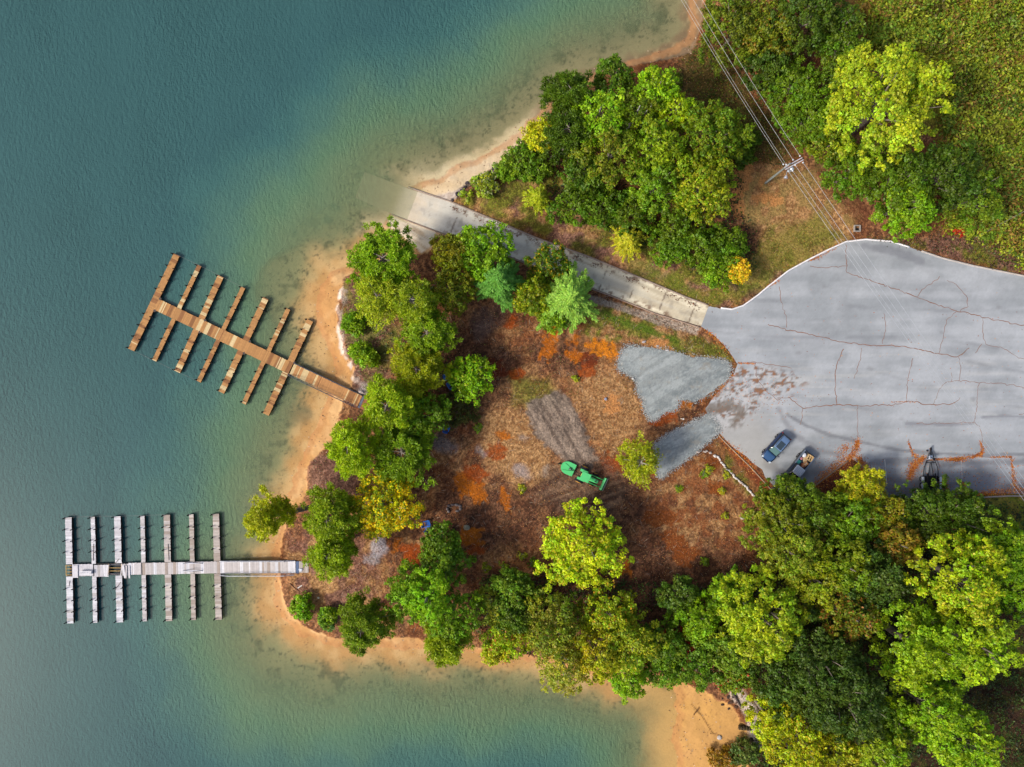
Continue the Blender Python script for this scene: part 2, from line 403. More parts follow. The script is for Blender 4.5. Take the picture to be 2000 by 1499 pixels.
put(blob([(668,560),(720,560),(790,640),(800,760),(740,740),(700,700),(672,650)], 10, 12, 14, 47)*sst(.45, .6, n2), full(A(112,122,50)), .6)
# orange clay
CLAY = [(1080,648,12,16,0,0),(1070,682,13,20,10,0),(1000,632,11,7,-20,1),(1122,668,8,8,0,0),(1124,694,19,9,10,0),(1147,724,14,17,20,1),(1152,700,14,12,0,2),
 (1178,684,27,13,12,3),(1012,728,12,12,0,1),(965,722,20,16,0,2),(972,882,19,12,-10,1),(985,852,13,9,0,0),(905,945,16,20,0,0),(932,962,22,15,30,0),(986,975,7,20,-12,0),
 (928,925,20,12,0,1),(920,1048,24,14,0,0),(930,1075,14,8,0,1),(772,1066,12,9,0,0),(800,1078,16,13,20,1),(802,1090,14,14,0,1),(1298,820,22,11,-20,1),(1330,790,14,8,0,0),
 (1285,672,25,9,10,4),(1372,776,10,7,-20,0),(1196,788,14,16,0,4),(1195,905,18,14,30,1),(1172,925,18,10,-20,1),(1270,905,10,20,0,1),(1318,1058,26,16,40,5),(1340,1085,20,16,0,5),
 (1390,905,16,12,0,5),(1225,1110,8,14,0,0),(1092,1130,9,10,0,1),(1400,950,14,14,0,5),(1290,1010,30,16,0,5),(1495,355,9,8,0,4),(1450,350,14,34,15,4),(1440,408,12,18,-20,4),(1500,390,26,10,0,4)]
cc = [A(196,108,24), A(164,76,26), A(116,52,28), A(226,134,26), A(206,142,84), A(140,76,34)]
for i, (cx, cy, rx, ry, an, ci) in enumerate(CLAY):
    put(blob(ell(cx, cy, rx*1.2, ry*1.2, an), 3, 15, 9, 200+i)*(0.7+.3*sst(.25,.6,n3)), full(cc[ci]), .92)
# ash and stone dust
for i, (cx, cy, rx, ry, an, c_, a_) in enumerate([(868,870,26,17,20,(128,124,126),.8),(1020,922,20,12,30,(176,168,168),.7),(740,1068,16,20,20,(196,194,202),.85),(727,1095,12,10,0,(190,184,186),.7),
      (938,883,12,7,30,(150,150,156),.7),(955,620,40,26,-30,(120,100,94),.45),(945,640,30,14,-60,(122,104,98),.4),(1023,855,10,6,0,(150,150,152),.5),(706,765,8,16,25,(206,196,190),.8),(1065,922,4,11,10,(150,156,158),.6)]):
    put(blob(ell(cx, cy, rx, ry, an), 7, 9, 9, 300+i)*(.6+.4*n4), full(A(*c_)), a_)
# graded pad with wheel streaks
pad = blob([(1091,760),(1117,787),(1149,853),(1167,900),(1150,925),(1107,901),(1048,856),(1027,811),(1029,788),(1053,776)], 4, 9, 8, 330)
st = fbm((PX*0.87+PY*-0.5)/5.5, (PX*0.5+PY*0.87)/60, 3, 331)
put(pad, mix(full(A(108,94,84)), full(A(170,150,132)), sst(.3, .7, st*.65+n3*.35)), .95)
tread = blob([(1080,905),(1190,900),(1230,950),(1200,1010),(1100,1010),(1040,960)], 20, 10, 15, 332)
st2 = fbm((PX*0.35+PY*0.94)/6, (PX*0.94-PY*0.35)/60, 3, 333)
put(tread, mix(full(A(76,58,50)), full(A(138,112,92)), sst(.35, .7, st2*.7+n3*.3)), .75)
# verge of rubble along the ramp
put(blob([(1150,576),(1369,641),(1360,654),(1290,637),(1220,610),(1150,588)], 2, 3, 6, 340), mix(full(A(150,126,104)), full(A(214,196,176)), n4), .9)
# sand
sandn = fbm(PX/30, PY/30, 4, 350)
sand = mix(full(A(213,160,101)), full(A(230,184,128)), sst(.35, .7, sandn))
sand = mix(sand, full(A(176,122,78)), sst(.6, .85, n3*.6+n4*.4)*.35)
north = sst(470, 430, PY)
sand = mix(sand, mix(full(A(218,188,144)), full(A(238,216,182)), sandn), north)
ne = sst(1010, 1070, PX)*sst(400, 300, PY)
sand = mix(sand, mix(full(A(132,106,80)), full(A(190,160,120)), sst(.45, .8, n3*.5+n2*.5)), ne*.9)
east = sst(1240, 1300, PX)*sst(1200, 1300, PY)
sand = mix(sand, mix(full(A(214,164,92)), full(A(206,158,100)), sandn), east)
vegm = sst(-2, 2, veg+(n2-.5)*14+(n3-.5)*8)
sand = mix(sand, full(A(128,92,62)), sst(.70, .82, n3*.45+n4*.55)*.45)
sand = mix(sand, full(A(196,140,88)), sst(9, 3, np.abs(dsh-7+(n2-.5)*8))*.5)
darkspot = sst(.62, .75, n5)*sst(.4, .7, n3)
sandw = sand
col = mix(sandw, col, vegm)
# white sand streak below the western bank, rubble bank in the south-east cove
wd = dist_line([(672,560),(664,600),(662,640),(672,690),(690,722),(694,742)], PX, PY)
put(sst(9, 4, wd+(n2-.5)*16)*sst(.3, .6, fbm(PX/9, PY/14, 3, 360))*(1-vegm*.6), full(A(240,224,208)), .95)
wd = dist_line([(1438,1352),(1462,1385),(1474,1420),(1478,1450)], PX, PY)
put(sst(17, 8, wd+(n2-.5)*14), mix(full(A(196,176,156)), full(A(228,214,200)), n4), .95)
wd = dist_line([(884,388),(905,368),(940,345),(985,322),(1005,292)], PX, PY)
put(sst(6, 2, wd+(n2-.5)*8), mix(full(A(66,56,58)), full(A(176,162,150)), sst(.5,.8,n4)), .9)
put(blob([(850,384),(880,374),(900,370),(885,392),(868,392)], 4, 4, 6, 361), mix(full(A(160,140,130)), full(A(226,212,200)), n4), .9)
put(blob([(764,420),(806,434),(852,452),(842,482),(823,494),(795,470),(757,440)], 2, 3, 8, 362), mix(full(A(252,234,204)), full(A(220,194,160)), sst(.5, .7, fbm((PX*.5-PY*.85)/3, (PX*.85+PY*.5)/40, 2, 363))), .95)
# dark drift line and twigs on beaches
for ln in ([(1350,1375),(1372,1400),(1392,1432),(1408,1438)],[(1355,1396),(1366,1382)]):
    put(sst(1.6, .6, dist_line(ln, PX, PY)+(n3-.5)*1.5), full(A(96,66,42)), .8)
put(sst(-6, 0, dsh)*sst(8, 1, dsh)*(1-vegm), full(A(188,132,86)), .35)
# lake bed: pale sand near, weed speckle further out
uw = sst(1, -3, dsh)
bedc = mix(sandw, full(A(160,154,110)), sst(10, 72, -dsh+(n1-.5)*60))
bedc = mix(bedc, full(A(158,146,110)), north*sst(600, 760, PX+(n1-.5)*100)*sst(2, 22, -dsh+(n2-.5)*20)*sst(700,900,PX))
weed = sst(.5, .68, n5*.5+n2*.3+n3*.2)*sst(8, 60, -dsh)*sst(260, 140, -dsh)
bedc = mix(bedc, full(A(92,90,62)), weed*.85)
speck = sst(.62, .8, n3*.5+n4*.5)*sst(4, 50, -dsh)
bedc = mix(bedc, full(A(66,62,44)), speck*.7)
weed2 = sst(.5, .6, fbm(PX/45, PY/20, 4, 411))*sst(.45, .7, n3*.6+n4*.4)*sst(12, 40, -dsh)
bedc = mix(bedc, full(A(88,84,60)), weed2*.55)
wd = blob(ell(1312,1362,22,22), 8, 8, 12, 370); bedc = mix(bedc, full(A(96,88,64)), wd*.8)
wd = blob(ell(600,735,26,20), 10, 10, 14, 371); bedc = mix(bedc, full(A(112,110,84)), wd*.7)
wd = blob(ell(585,810,26,20), 10, 10, 14, 372); bedc = mix(bedc, full(A(116,104,74)), wd*.6)
bedc = mix(bedc, full(A(222,176,112)), blob([(1225,1350),(1330,1340),(1340,1520),(1240,1520),(1262,1440),(1235,1400)], 16, 14, 20, 372)*.8)
for i, (cx, cy, r) in enumerate([(600,400,14),(565,452,14),(640,430,10),(655,405,12)]):
    bedc = mix(bedc, full(A(66,84,66)), blob(ell(cx, cy, r, r*.6, 20), 5, 6, 9, 373+i)*.8)
col = mix(col, bedc, uw)
far = np.maximum(sst(78, 90, np.abs(gx)), sst(59, 70, np.abs(gy)))*(1-uw)*vegm
col = mix(col, full(A(104, 100, 44)), far)
ny, nx = Z.shape
idx = np.arange(ny*nx).reshape(ny, nx)
F = np.stack([idx[:-1, :-1], idx[:-1, 1:], idx[1:, 1:], idx[1:, :-1]], -1).reshape(-1, 4)
V = np.stack([gx, gy, Z], -1).reshape(-1, 3)
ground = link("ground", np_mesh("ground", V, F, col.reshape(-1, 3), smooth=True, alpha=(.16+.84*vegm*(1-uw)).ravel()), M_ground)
tag(ground, kind='structure')

# ---------------------------------------------------------------- water
WXs = axis(-77.0, 0.6, 30.0, 1500, 0.7); WYs = axis(-58.0, 0.6, 58.0, 1500, 0.7)
wx, wy = np.meshgrid(WXs, WYs)
dep = np.maximum(-gz(wx.ravel(), wy.ravel()), 0)
wxp = 1000+wx.ravel()/S; wyp = 749.5-wy.ravel()/S
dep = dep*(0.9+0.25*fbm(wxp/70, wyp/70, 4, 401))
idw = np.arange(wx.size).reshape(wx.shape)
FW = np.stack([idw[:-1, :-1], idw[:-1, 1:], idw[1:, 1:], idw[1:, :-1]], -1).reshape(-1, 4)
zw = gz(wx.ravel(), wy.ravel())
keep = (zw[FW] < 0.5).any(axis=1)
FW = FW[keep]
VW = np.stack([wx.ravel(), wy.ravel(), np.zeros(wx.size)], -1)
used = np.unique(FW); remap = np.full(len(VW), -1); remap[used] = np.arange(len(used))
wm = np_mesh("lake", VW[used], remap[FW], None, {"depth": dep[used]}, smooth=True)
mw = bpy.data.materials.new("lake_water"); mw.use_nodes = True
nt = mw.node_tree; N = nt.nodes; L = nt.links; N.clear()
out = N.new("ShaderNodeOutputMaterial")
at = N.new("ShaderNodeAttribute"); at.attribute_name = "depth"
mul = N.new("ShaderNodeMath"); mul.operation = 'MULTIPLY'; mul.inputs[1].default_value = -1.9; L.new(at.outputs["Fac"], mul.inputs[0])
ex = N.new("ShaderNodeMath"); ex.operation = 'EXPONENT'; L.new(mul.outputs[0], ex.inputs[0])
op = N.new("ShaderNodeMath"); op.operation = 'SUBTRACT'; op.inputs[0].default_value = 1.0; L.new(ex.outputs[0], op.inputs[1])
cr = N.new("ShaderNodeValToRGB")
mr = N.new("ShaderNodeMapRange"); mr.inputs[1].default_value = 0; mr.inputs[2].default_value = 6; L.new(at.outputs["Fac"], mr.inputs[0]); L.new(mr.outputs[0], cr.inputs[0])
KW = 0.54
stops = [(0.0, (146,156,114)), (0.09, (128,150,110)), (0.24, (104,138,106)), (0.46, (84,123,109)), (0.72, (70,113,109)), (1.0, (64,105,105))]
for i, (p_, c_) in enumerate(stops):
    e = cr.color_ramp.elements[i] if i < 2 else cr.color_ramp.elements.new(p_)
    e.position = p_; e.color = (*A(*c_, k=KW), 1)
tc = N.new("ShaderNodeTexCoord")
def wave(rot, sx, sy, scale, det):
    mp = N.new("ShaderNodeMapping"); mp.inputs["Rotation"].default_value = (0, 0, math.radians(rot)); mp.inputs["Scale"].default_value = (sx, sy, 1)
    L.new(tc.outputs["Object"], mp.inputs[0])
    nz = N.new("ShaderNodeTexNoise"); nz.inputs["Scale"].default_value = scale; nz.inputs["Detail"].default_value = det; nz.inputs["Roughness"].default_value = .6
    nz.inputs["Distortion"].default_value = 0.4
    L.new(mp.outputs[0], nz.inputs["Vector"]); return nz.outputs["Fac"]
w1 = wave(28, 1.0, 0.45, 2.2, 4); w2 = wave(-20, 0.5, 1.0, 4.0, 3); w3 = wave(15, 1, .6, 0.12, 3)
a1 = N.new("ShaderNodeMath"); a1.operation = 'MULTIPLY_ADD'; L.new(w2, a1.inputs[0]); a1.inputs[1].default_value = 0.4; L.new(w1, a1.inputs[2])
wp = wave(40, 1, .35, 0.045, 4); wm_ = N.new("ShaderNodeMapRange"); wm_.inputs[1].default_value = .35; wm_.inputs[2].default_value = .65; wm_.inputs[3].default_value = .6; wm_.inputs[4].default_value = 1.1; L.new(wp, wm_.inputs[0])
bp = N.new("ShaderNodeBump"); bp.inputs["Strength"].default_value = 1.0; bp.inputs["Distance"].default_value = 0.30
L.new(a1.outputs[0], bp.inputs["Height"]); L.new(wm_.outputs[0], bp.inputs["Strength"])
ms = N.new("ShaderNodeMapRange"); ms.inputs[1].default_value = .3; ms.inputs[2].default_value = .7; ms.inputs[3].default_value = .95; ms.inputs[4].default_value = 1.05; L.new(w3, ms.inputs[0])
vs_ = N.new("ShaderNodeVectorMath"); vs_.operation = 'SCALE'; L.new(cr.outputs[0], vs_.inputs[0]); L.new(ms.outputs[0], vs_.inputs["Scale"])
df = N.new("ShaderNodeBsdfDiffuse"); L.new(vs_.outputs[0], df.inputs["Color"]); L.new(bp.outputs[0], df.inputs["Normal"])
tr = N.new("ShaderNodeBsdfTransparent"); tr.inputs["Color"].default_value = (0.97, 0.99, 0.95, 1)
m1 = N.new("ShaderNodeMixShader"); L.new(op.outputs[0], m1.inputs[0]); L.new(tr.outputs[0], m1.inputs[1]); L.new(df.outputs[0], m1.inputs[2])
bp2 = N.new("ShaderNodeBump"); bp2.inputs["Strength"].default_value = .4; bp2.inputs["Distance"].default_value = 0.06; L.new(a1.outputs[0], bp2.inputs["Height"])
gl = N.new("ShaderNodeBsdfGlossy"); gl.inputs["Roughness"].default_value = 0.12; gl.inputs["Roughness"].default_value = 0.04
fr = N.new("ShaderNodeFresnel"); fr.inputs["IOR"].default_value = 1.33
geo = N.new("ShaderNodeNewGeometry"); fb = N.new("ShaderNodeMath"); fb.operation = 'SUBTRACT'; fb.inputs[0].default_value = 1.0; L.new(geo.outputs["Backfacing"], fb.inputs[1])
ff = N.new("ShaderNodeMath"); ff.operation = 'MULTIPLY'; L.new(fr.outputs[0], ff.inputs[0]); L.new(fb.outputs[0], ff.inputs[1])
m2 = N.new("ShaderNodeMixShader"); L.new(ff.outputs[0], m2.inputs[0]); L.new(m1.outputs[0], m2.inputs[1]); L.new(gl.outputs[0], m2.inputs[2])
L.new(m2.outputs[0], out.inputs["Surface"])
water = link("water", wm, mw); tag(water, kind='structure')

# ---------------------------------------------------------------- sheets laid on the ground
def sheet(name, poly, res, zoff, colfn, mat, zfix=None, sides=0.0, rough=0.0, seed=0):
    """poly in photo px; returns a sheet draped over the ground"""
    zc = zfix if zfix is not None else None
    W = []
    n = len(poly)
    for i in range(n):                       # resample the outline so it can be roughened
        a = np.array(poly[i], float); b = np.array(poly[(i+1) % n], float)
        m = max(1, int(np.hypot(*(b-a))*S/ (res*1.5)))
        for k in range(m):
            W.append(a+(b-a)*k/m)
    W = np.array(W)
    if rough:
        W[:, 0] += (fbm(W[:, 0]/7, W[:, 1]/7, 3, seed)-.5)*2*rough; W[:, 1] += (fbm(W[:, 0]/7+50, W[:, 1]/7, 3, seed+1)-.5)*2*rough
    if zfix is not None:
        kz_ = 1-zfix/CAMH; WX_ = (W[:, 0]-1000)*S*kz_; WY_ = (749.5-W[:, 1])*S*kz_
    else:
        WX_, WY_, _ = Gv(W[:, 0], W[:, 1])
    pw = list(zip(WX_, WY_))
    xs = np.arange(WX_.min()-res, WX_.max()+2*res, res); ys = np.arange(WY_.min()-res, WY_.max()+2*res, res)
    X, Y = np.meshgrid(xs, ys)
    cxm = (X[:-1, :-1]+X[1:, 1:])/2; cym = (Y[:-1, :-1]+Y[1:, 1:])/2
    ins = inside(pw, cxm, cym)
    ii = np.arange(X.size).reshape(X.shape)
    Fq = np.stack([ii[:-1, :-1], ii[:-1, 1:], ii[1:, 1:], ii[1:, :-1]], -1)[ins]
    cnt = np.bincount(Fq.ravel(), minlength=X.size)
    used = np.nonzero(cnt)[0]; bnd = np.nonzero((cnt > 0) & (cnt < 4))[0]
    xf = X.ravel().copy(); yf = Y.ravel().copy()
    for v in bnd:                            # snap the rim onto the outline
        x, y = xf[v], yf[v]; x0 = WX_; y0 = WY_; x1 = np.roll(WX_, -1); y1 = np.roll(WY_, -1)
        dx = x1-x0; dy = y1-y0; t = np.clip(((x-x0)*dx+(y-y0)*dy)/(dx*dx+dy*dy+1e-9), 0, 1)
        qx = x0+t*dx; qy = y0+t*dy; j = np.argmin((qx-x)**2+(qy-y)**2)
        if (qx[j]-x)**2+(qy[j]-y)**2 < (res*1.3)**2: xf[v] = qx[j]; yf[v] = qy[j]
    rm = np.full(X.size, -1); rm[used] = np.arange(len(used))
    x = xf[used]; y = yf[used]
    z = (np.full(x.shape, zfix) if zfix is not None else gz(x, y))+zoff
    fk = S*(CAMH-z)/CAMH; px = 1000+x/fk; py = 749.5-y/fk
    if callable(sides): z = sides(px, py, z)
    c = colfn(px, py)
    return link(name, np_mesh(name, np.stack([x, y, z], -1), rm[Fq], c, smooth=True), mat)
def mx(a, b, t): return a*(1-t[:, None])+b*t[:, None]
def fl(c, px): return np.broadcast_to(c, (len(px), 3)).astype(float)
def c_asph(px, py):
    a = fbm(px/150, py/14, 5, 500); b = fbm(px/7, py/7, 3, 501)
    c = mx(fl(A(162,167,171), px), fl(A(186,190,194), px), sst(.3, .7, a*.5+.5*fbm(px/40, py/30, 5, 506)))
    c = mx(c, fl(A(206,205,200), px), sst(.55, .75, fbm(px/120, py/9, 3, 502))*.35*sst(620, 760, py)*sst(900, 780, py))
    c = c*(.93+.14*fbm(px/2.6, py/2.6, 2, 503))[:, None]
    for (ox_, oy_, rr_) in ((1610,560,7),(1700,720,9),(1840,650,6),(1560,690,8),(1760,820,7),(1900,780,8),(1640,760,5),(1530,640,6),(1950,600,9),(1480,690,5)):
        c = mx(c, fl(A(140,140,142), px), sst(rr_, rr_*.2, np.hypot(px-ox_, (py-oy_)*1.6)+(fbm(px/6, py/6, 3, 504)-.5)*rr_)*.45)
    pt = sst(.6, .66, fbm(px/55, py/40, 2, 505)); c = mx(c, c*.93, pt)
    def stripe(pts, w, colr, am, sd):
        nonlocal c
        d = dist_line(pts, px, py)+(fbm(px/14, py/14, 3, sd)-.5)*w
        c = mx(c, fl(colr, px), sst(w, w*.2, d)*am)
    dk = A(92,90,96)
    stripe([(1538,810),(1575,832),(1620,850),(1665,860),(1700,868),(1760,880),(1810,884),(1870,888),(1935,890),(2050,886)], 5, dk, .5, 510)
    stripe([(1520,800),(1550,850),(1600,880),(1640,890)], 9, A(120,118,122), .45, 511)
    stripe([(1700,905),(1780,900),(1860,905),(2050,900)], 10, A(112,112,118), .6, 512)
    stripe([(1770,828),(1850,830),(1900,828)], 4, A(130,130,138), .6, 513)
    stripe([(1920,815),(1960,812),(2000,815)], 4, A(130,130,138), .6, 514)
    stripe([(1690,480),(1740,490),(1800,510)], 12, A(128,130,138), .6, 515)
    stripe([(1500,905),(1540,930),(1600,920),(1650,930)], 14, A(110,106,106), .5, 516)
    for sd_, (x0, y0, x1, y1) in enumerate(((1440,640,2050,700),(1440,660,2050,725),(1450,690,2050,790),(1500,600,2050,590),(1480,760,1800,800))):
        d_ = np.abs((py-y0)-(px-x0)*(y1-y0)/(x1-x0)+14*np.sin(px/130+sd_)); c = mx(c, fl(A(138,141,146), px), sst(6, 1, d_)*sst(.42, .7, fbm(px/60, py/14, 4, 530+sd_))*.5)
    # tree shade painted into the asphalt as a dark strip along the lower edge
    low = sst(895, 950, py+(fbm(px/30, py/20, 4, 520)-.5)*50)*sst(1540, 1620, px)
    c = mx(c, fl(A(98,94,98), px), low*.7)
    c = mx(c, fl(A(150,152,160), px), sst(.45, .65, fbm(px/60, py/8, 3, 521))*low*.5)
    # lighter broken western corner
    wc = sst(1540, 1470, px)*sst(780, 840, py); c = mx(c, fl(A(190,186,178), px), wc*.6)
    d = sst(10, -10, sdf([(1438,712),(1480,712),(1540,730),(1580,745),(1530,775),(1470,800),(1440,830),(1412,850),(1385,815),(1378,798),(1400,770)], px, py)*-1+(fbm(px/20, py/20, 4, 522)-.5)*30)
    e1 = fbm(px/9, py/6, 4, 523); e2 = fbm(px/5, py/5, 3, 524)
    c = mx(c, fl(A(206,204,202), px), d*sst(.4, .6, e2)*.7)
    c = mx(c, fl(A(112,94,84), px), d*sst(.5, .62, e1)*.85)
    c = mx(c, fl(A(158,108,72), px), d*sst(.62, .7, e1)*.8)
    tp = sst(16, 4, dist_line([(1385,800),(1420,790),(1448,800),(1438,825)], px, py)+(e2-.5)*16); c = mx(c, fl(A(128,118,108), px), tp*.8)
    return c*(0.95+.1*b[:, None])
lot = sheet("parking_lot", LOT, 0.22, 0.0, c_asph, M_asphalt, zfix=H_LOT, rough=1.0, seed=77); tag(lot, kind='structure')
RAMP = [(712,336),(795,368),(880,396),(962,431),(1044,466),(1150,504),(1250,545),(1340,583),(1384,598),(1369,638),(1280,611),(1200,579),(1100,542),(1014,508),(930,477),(867,456),(805,433),(762,417),(694,387)]
def c_ramp(px, py):
    t = ((px-RAMP_A[0])*axn[0]+(py-RAMP_A[1])*axn[1]); q = (-(px-RAMP_A[0])*axn[1]+(py-RAMP_A[1])*axn[0])
    a = fbm(t/70, q/5, 4, 540); b = fbm(px/10, py/10, 4, 541)
    c = mx(fl(A(210,196,168), px), fl(A(250,238,208), px), sst(.3, .7, a))
    c = mx(c, fl(A(222,220,214), px), sst(480, 300, t)*.6)
    c = mx(c, fl(A(150,142,130), px), sst(.6, .75, b)*.4)
    c = mx(c, fl(A(140,138,136), px), sst(14, 3, np.abs(q-4))*sst(.4, .65, a)*.4)
    c = mx(c, fl(A(226,206,176), px), sst(170, 95, t+(b-.5)*70)*.85)
    c = mx(c, fl(A(190,172,128), px), sst(95, 70, t)*.8)
    g = sst(2.0, .6, np.abs(((t+18) % 62)-31))*(px > 850); c = mx(c, fl(A(112,92,76), px), g*sst(.45, .6, b)*.8)
    g = sst(.58, .66, fbm(t/9, q/5, 3, 542))*sst(10, 22, np.abs(q)); c = mx(c, fl(A(120,84,60), px), g*sst(150, 220, t)*.8)
    return c
def ramp_side(px, py, z): return ramp_z(px, py)[0]+0.0
ramp = sheet("boat_ramp", RAMP, 0.2, 0.03, c_ramp, M_concrete, sides=lambda px, py, z: np.maximum(ramp_z(1000+(px-1000)*(1-z/CAMH), 749.5+(py-749.5)*(1-z/CAMH))[0], -9)+0.02); tag(ramp, kind='structure')
GR1 = [(1227,675),(1267,680),(1307,685),(1352,697),(1400,701),(1421,707),(1428,723),(1421,741),(1384,771),(1357,784),(1325,781),(1323,799),(1293,808),(1280,821),(1269,819),(1259,803),(1256,784),(1244,765),(1244,744),(1229,732),(1208,723),(1208,704),(1216,685)]
GR2 = [(1373,817),(1384,811),(1404,832),(1401,848),(1368,877),(1328,907),(1293,933),(1283,925),(1280,893),(1280,869),(1307,848),(1347,827)]
def c_gr(px, py):
    a = fbm(px/30, py/12, 4, 560); b = vn(px/2.2, py/2.2, 561)
    c = mx(fl(A(146,154,154), px), fl(A(176,182,180), px), sst(.3, .7, a*.6+b*.4))
    tk = fbm((px*.85-py*.5)/60, (px*.5+py*.85)/7, 3, 563); c = mx(c, c*.82, sst(.52, .66, tk))
    return mx(c, fl(A(166,160,146), px), sst(.68, .8, fbm(px/9, py/9, 3, 562))*.6)
g1 = sheet("gravel_pad", GR1, 0.18, 0.05, c_gr, M_gravel, rough=4.0, seed=81); tag(g1, kind='structure')
g2 = sheet("gravel_path", GR2, 0.18, 0.05, c_gr, M_gravel, rough=3.6, seed=83); tag(g2, kind='structure')

def ribbon(pts, w, z, col, zfix=None, jag=0.0, seed=0, rim=None):
    """flat jagged strip along px points -> V,F,C"""
    Q = []
    for i in range(len(pts)-1):
        a = np.array(pts[i], float); b = np.array(pts[i+1], float); m = max(1, int(np.hypot(*(b-a))/4))
        for k in range(m): Q.append(a+(b-a)*k/m)
    Q.append(np.array(pts[-1], float)); Q = np.array(Q)
    Q[1:-1, 0] += (vn(np.arange(len(Q)-2)*.9+seed*7, np.full(len(Q)-2, 3.0), seed)-.5)*2*jag
    Q[1:-1, 1] += (vn(np.arange(len(Q)-2)*.9+seed*7, np.full(len(Q)-2, 9.0), seed+1)-.5)*2*jag
    if zfix is None: x, y, zz = Gv(Q[:, 0], Q[:, 1])
    else:
        k_ = 1-zfix/CAMH; x = (Q[:, 0]-1000)*S*k_; y = (749.5-Q[:, 1])*S*k_; zz = np.full(len(x), zfix)
    tx = np.gradient(x); ty = np.gradient(y); n = np.hypot(tx, ty)+1e-9; nx_, ny_ = -ty/n, tx/n
    ww = w*(0.6+0.8*vn(np.arange(len(x))*.7, np.full(len(x), 1.0), seed+5))/2
    V = np.concatenate([np.stack([x+nx_*ww, y+ny_*ww, zz+z], -1), np.stack([x-nx_*ww, y-ny_*ww, zz+z], -1)])
    m = len(x); i = np.arange(m-1)
    F = np.stack([i, i+m, i+m+1, i+1], -1)
    C = np.tile(col, (2*m, 1))*(.75+.5*R_.random((2*m, 1)))
    return V, F, C
def join(parts):
    V = []; F = []; C = []; b = 0
    for v, f, c in parts: V.append(v); F.append(f+b); C.append(c); b += len(v)
    return np.concatenate(V), np.concatenate(F), np.concatenate(C)
CR = [[(1652,478),(1652,500),(1654,532),(1690,545),(1740,562),(1790,580),(1830,596),(1880,610),(1930,622),(1990,635),(2060,640)],
 [(1582,520),(1610,524),(1654,520)],[(1792,580),(1800,566),(1830,547),(1835,540)],[(1522,560),(1526,590),(1536,620),(1536,640)],
 [(1870,610),(1890,600),(1888,580),(1868,556),(1850,548)],[(1868,606),(1850,625),(1840,665),(1834,690)],[(1500,634),(1540,645),(1590,655),(1640,668),(1700,675),(1740,674),(1790,682),(1830,690),(1872,698),(1893,680)],
 [(1726,612),(1730,640),(1724,672)],[(1872,698),(1876,715),(1873,745)],[(1921,620),(1918,650),(1925,672),(1960,680),(1990,700),(2050,712)],
 [(1918,672),(1905,690)],[(1440,710),(1475,708),(1510,712),(1546,720)],[(1475,710),(1476,735),(1486,752),(1500,768),(1518,781),(1540,776),(1552,774)],
 [(1540,776),(1555,788),(1568,797),(1600,794),(1632,791),(1680,793),(1745,791),(1770,785),(1790,785),(1800,790),(1860,790),(1875,777)],
 [(1568,797),(1565,820),(1562,830)],[(1648,682),(1634,715),(1631,745),(1634,791)],[(1682,680),(1680,705),(1668,740)],[(1675,793),(1675,830),(1675,860)],[(1783,700),(1772,745),(1770,785)],
 [(1823,790),(1835,760),(1848,747),(1870,744),(1910,747),(1960,750),(2000,757),(2060,762)],[(1912,748),(1907,800),(1902,825)],[(1790,828),(1850,827),(1905,825),(1915,835),(1918,870),(1916,890)],
 [(1916,890),(1935,894),(1975,893),(1980,950)],[(1775,858),(1782,885)],[(1858,728),(1858,745)],[(1872,896),(1840,897),(1790,905)],[(2050,800),(1990,810)]]
cv = [ribbon(c, 0.055 if i not in (0, 13, 15, 6) else 0.08, 0.005, A(150,96,66), zfix=H_LOT, jag=1.8, seed=i+1) for i, c in enumerate(CR)]
V, F, C = join(cv); cr_o = link("asphalt_cracks", np_mesh("asphalt_cracks", V, F, C), M_litter, lot); 
# faded parking lines
pl = [ribbon([(1728,898),(1732,945)], .1, .005, A(206,204,200), zfix=H_LOT, seed=91), ribbon([(1877,893),(1879,935)], .1, .005, A(196,190,186), zfix=H_LOT, seed=92)]
V, F, C = join(pl); link("parking_line_markings", np_mesh("parking_line_markings", V, F, C), M_concrete, lot)

# kerbs
def kerb(name, pts, w, h, colr, label, cat, zfix=None, mat=None, lead=0.0, drop=0.25, jitter=0.0):
    V, F, C = ribbon(pts, w, h, colr, zfix=zfix)
    m = len(V)//2
    c0 = (V[:m, :2]+V[m:, :2])/2; d = V[:m, :2]-c0; d /= np.linalg.norm(d, axis=1)[:, None]
    V[:m, :2] = c0+d*w/2; V[m:, :2] = c0-d*w/2
    lo = V.copy(); lo[:, 2] -= h+drop
    i = np.arange(m-1)
    F = np.concatenate([F, np.stack([i, i+1, i+1+2*m, i+2*m], -1), np.stack([i+m, i+3*m, i+1+3*m, i+1+m], -1), [[0, 2*m, 3*m, m], [m-1, 2*m-1, 4*m-1, 3*m-1]]])
    C = np.tile(colr, (4*m, 1))*(.9+.2*R_.random((4*m, 1)))
    o = link(name, np_mesh(name, np.concatenate([V, lo]), F, C), mat or M_concrete); tag(o, label, cat); return o
kerb("kerb", [(1408,602),(1430,604.5),(1452,597),(1480,577),(1500,560),(1540,529),(1580,507),(1620,487),(1652,472.5),(1690,468),(1740,472),(1776,483)], .19, .13, A(240,236,236,.7), "white painted kerb curving round the grassy north edge of the parking lot", "kerb", zfix=H_LOT)
kerb("kerb", [(1800,491),(1840,504.5),(1900,519.5),(1960,531.5),(2010,541.5),(2250,595)], .2, .13, A(206,196,188), "pale kerb below the bramble bank at the right edge of the lot", "kerb", zfix=H_LOT)
kerb("kerb", [(797,366),(880,394.5),(962,429),(1044,464),(1150,502),(1250,543),(1340,581),(1382,596)], .22, .12, A(176,156,140), "long low concrete kerb on the north side of the boat ramp", "kerb")
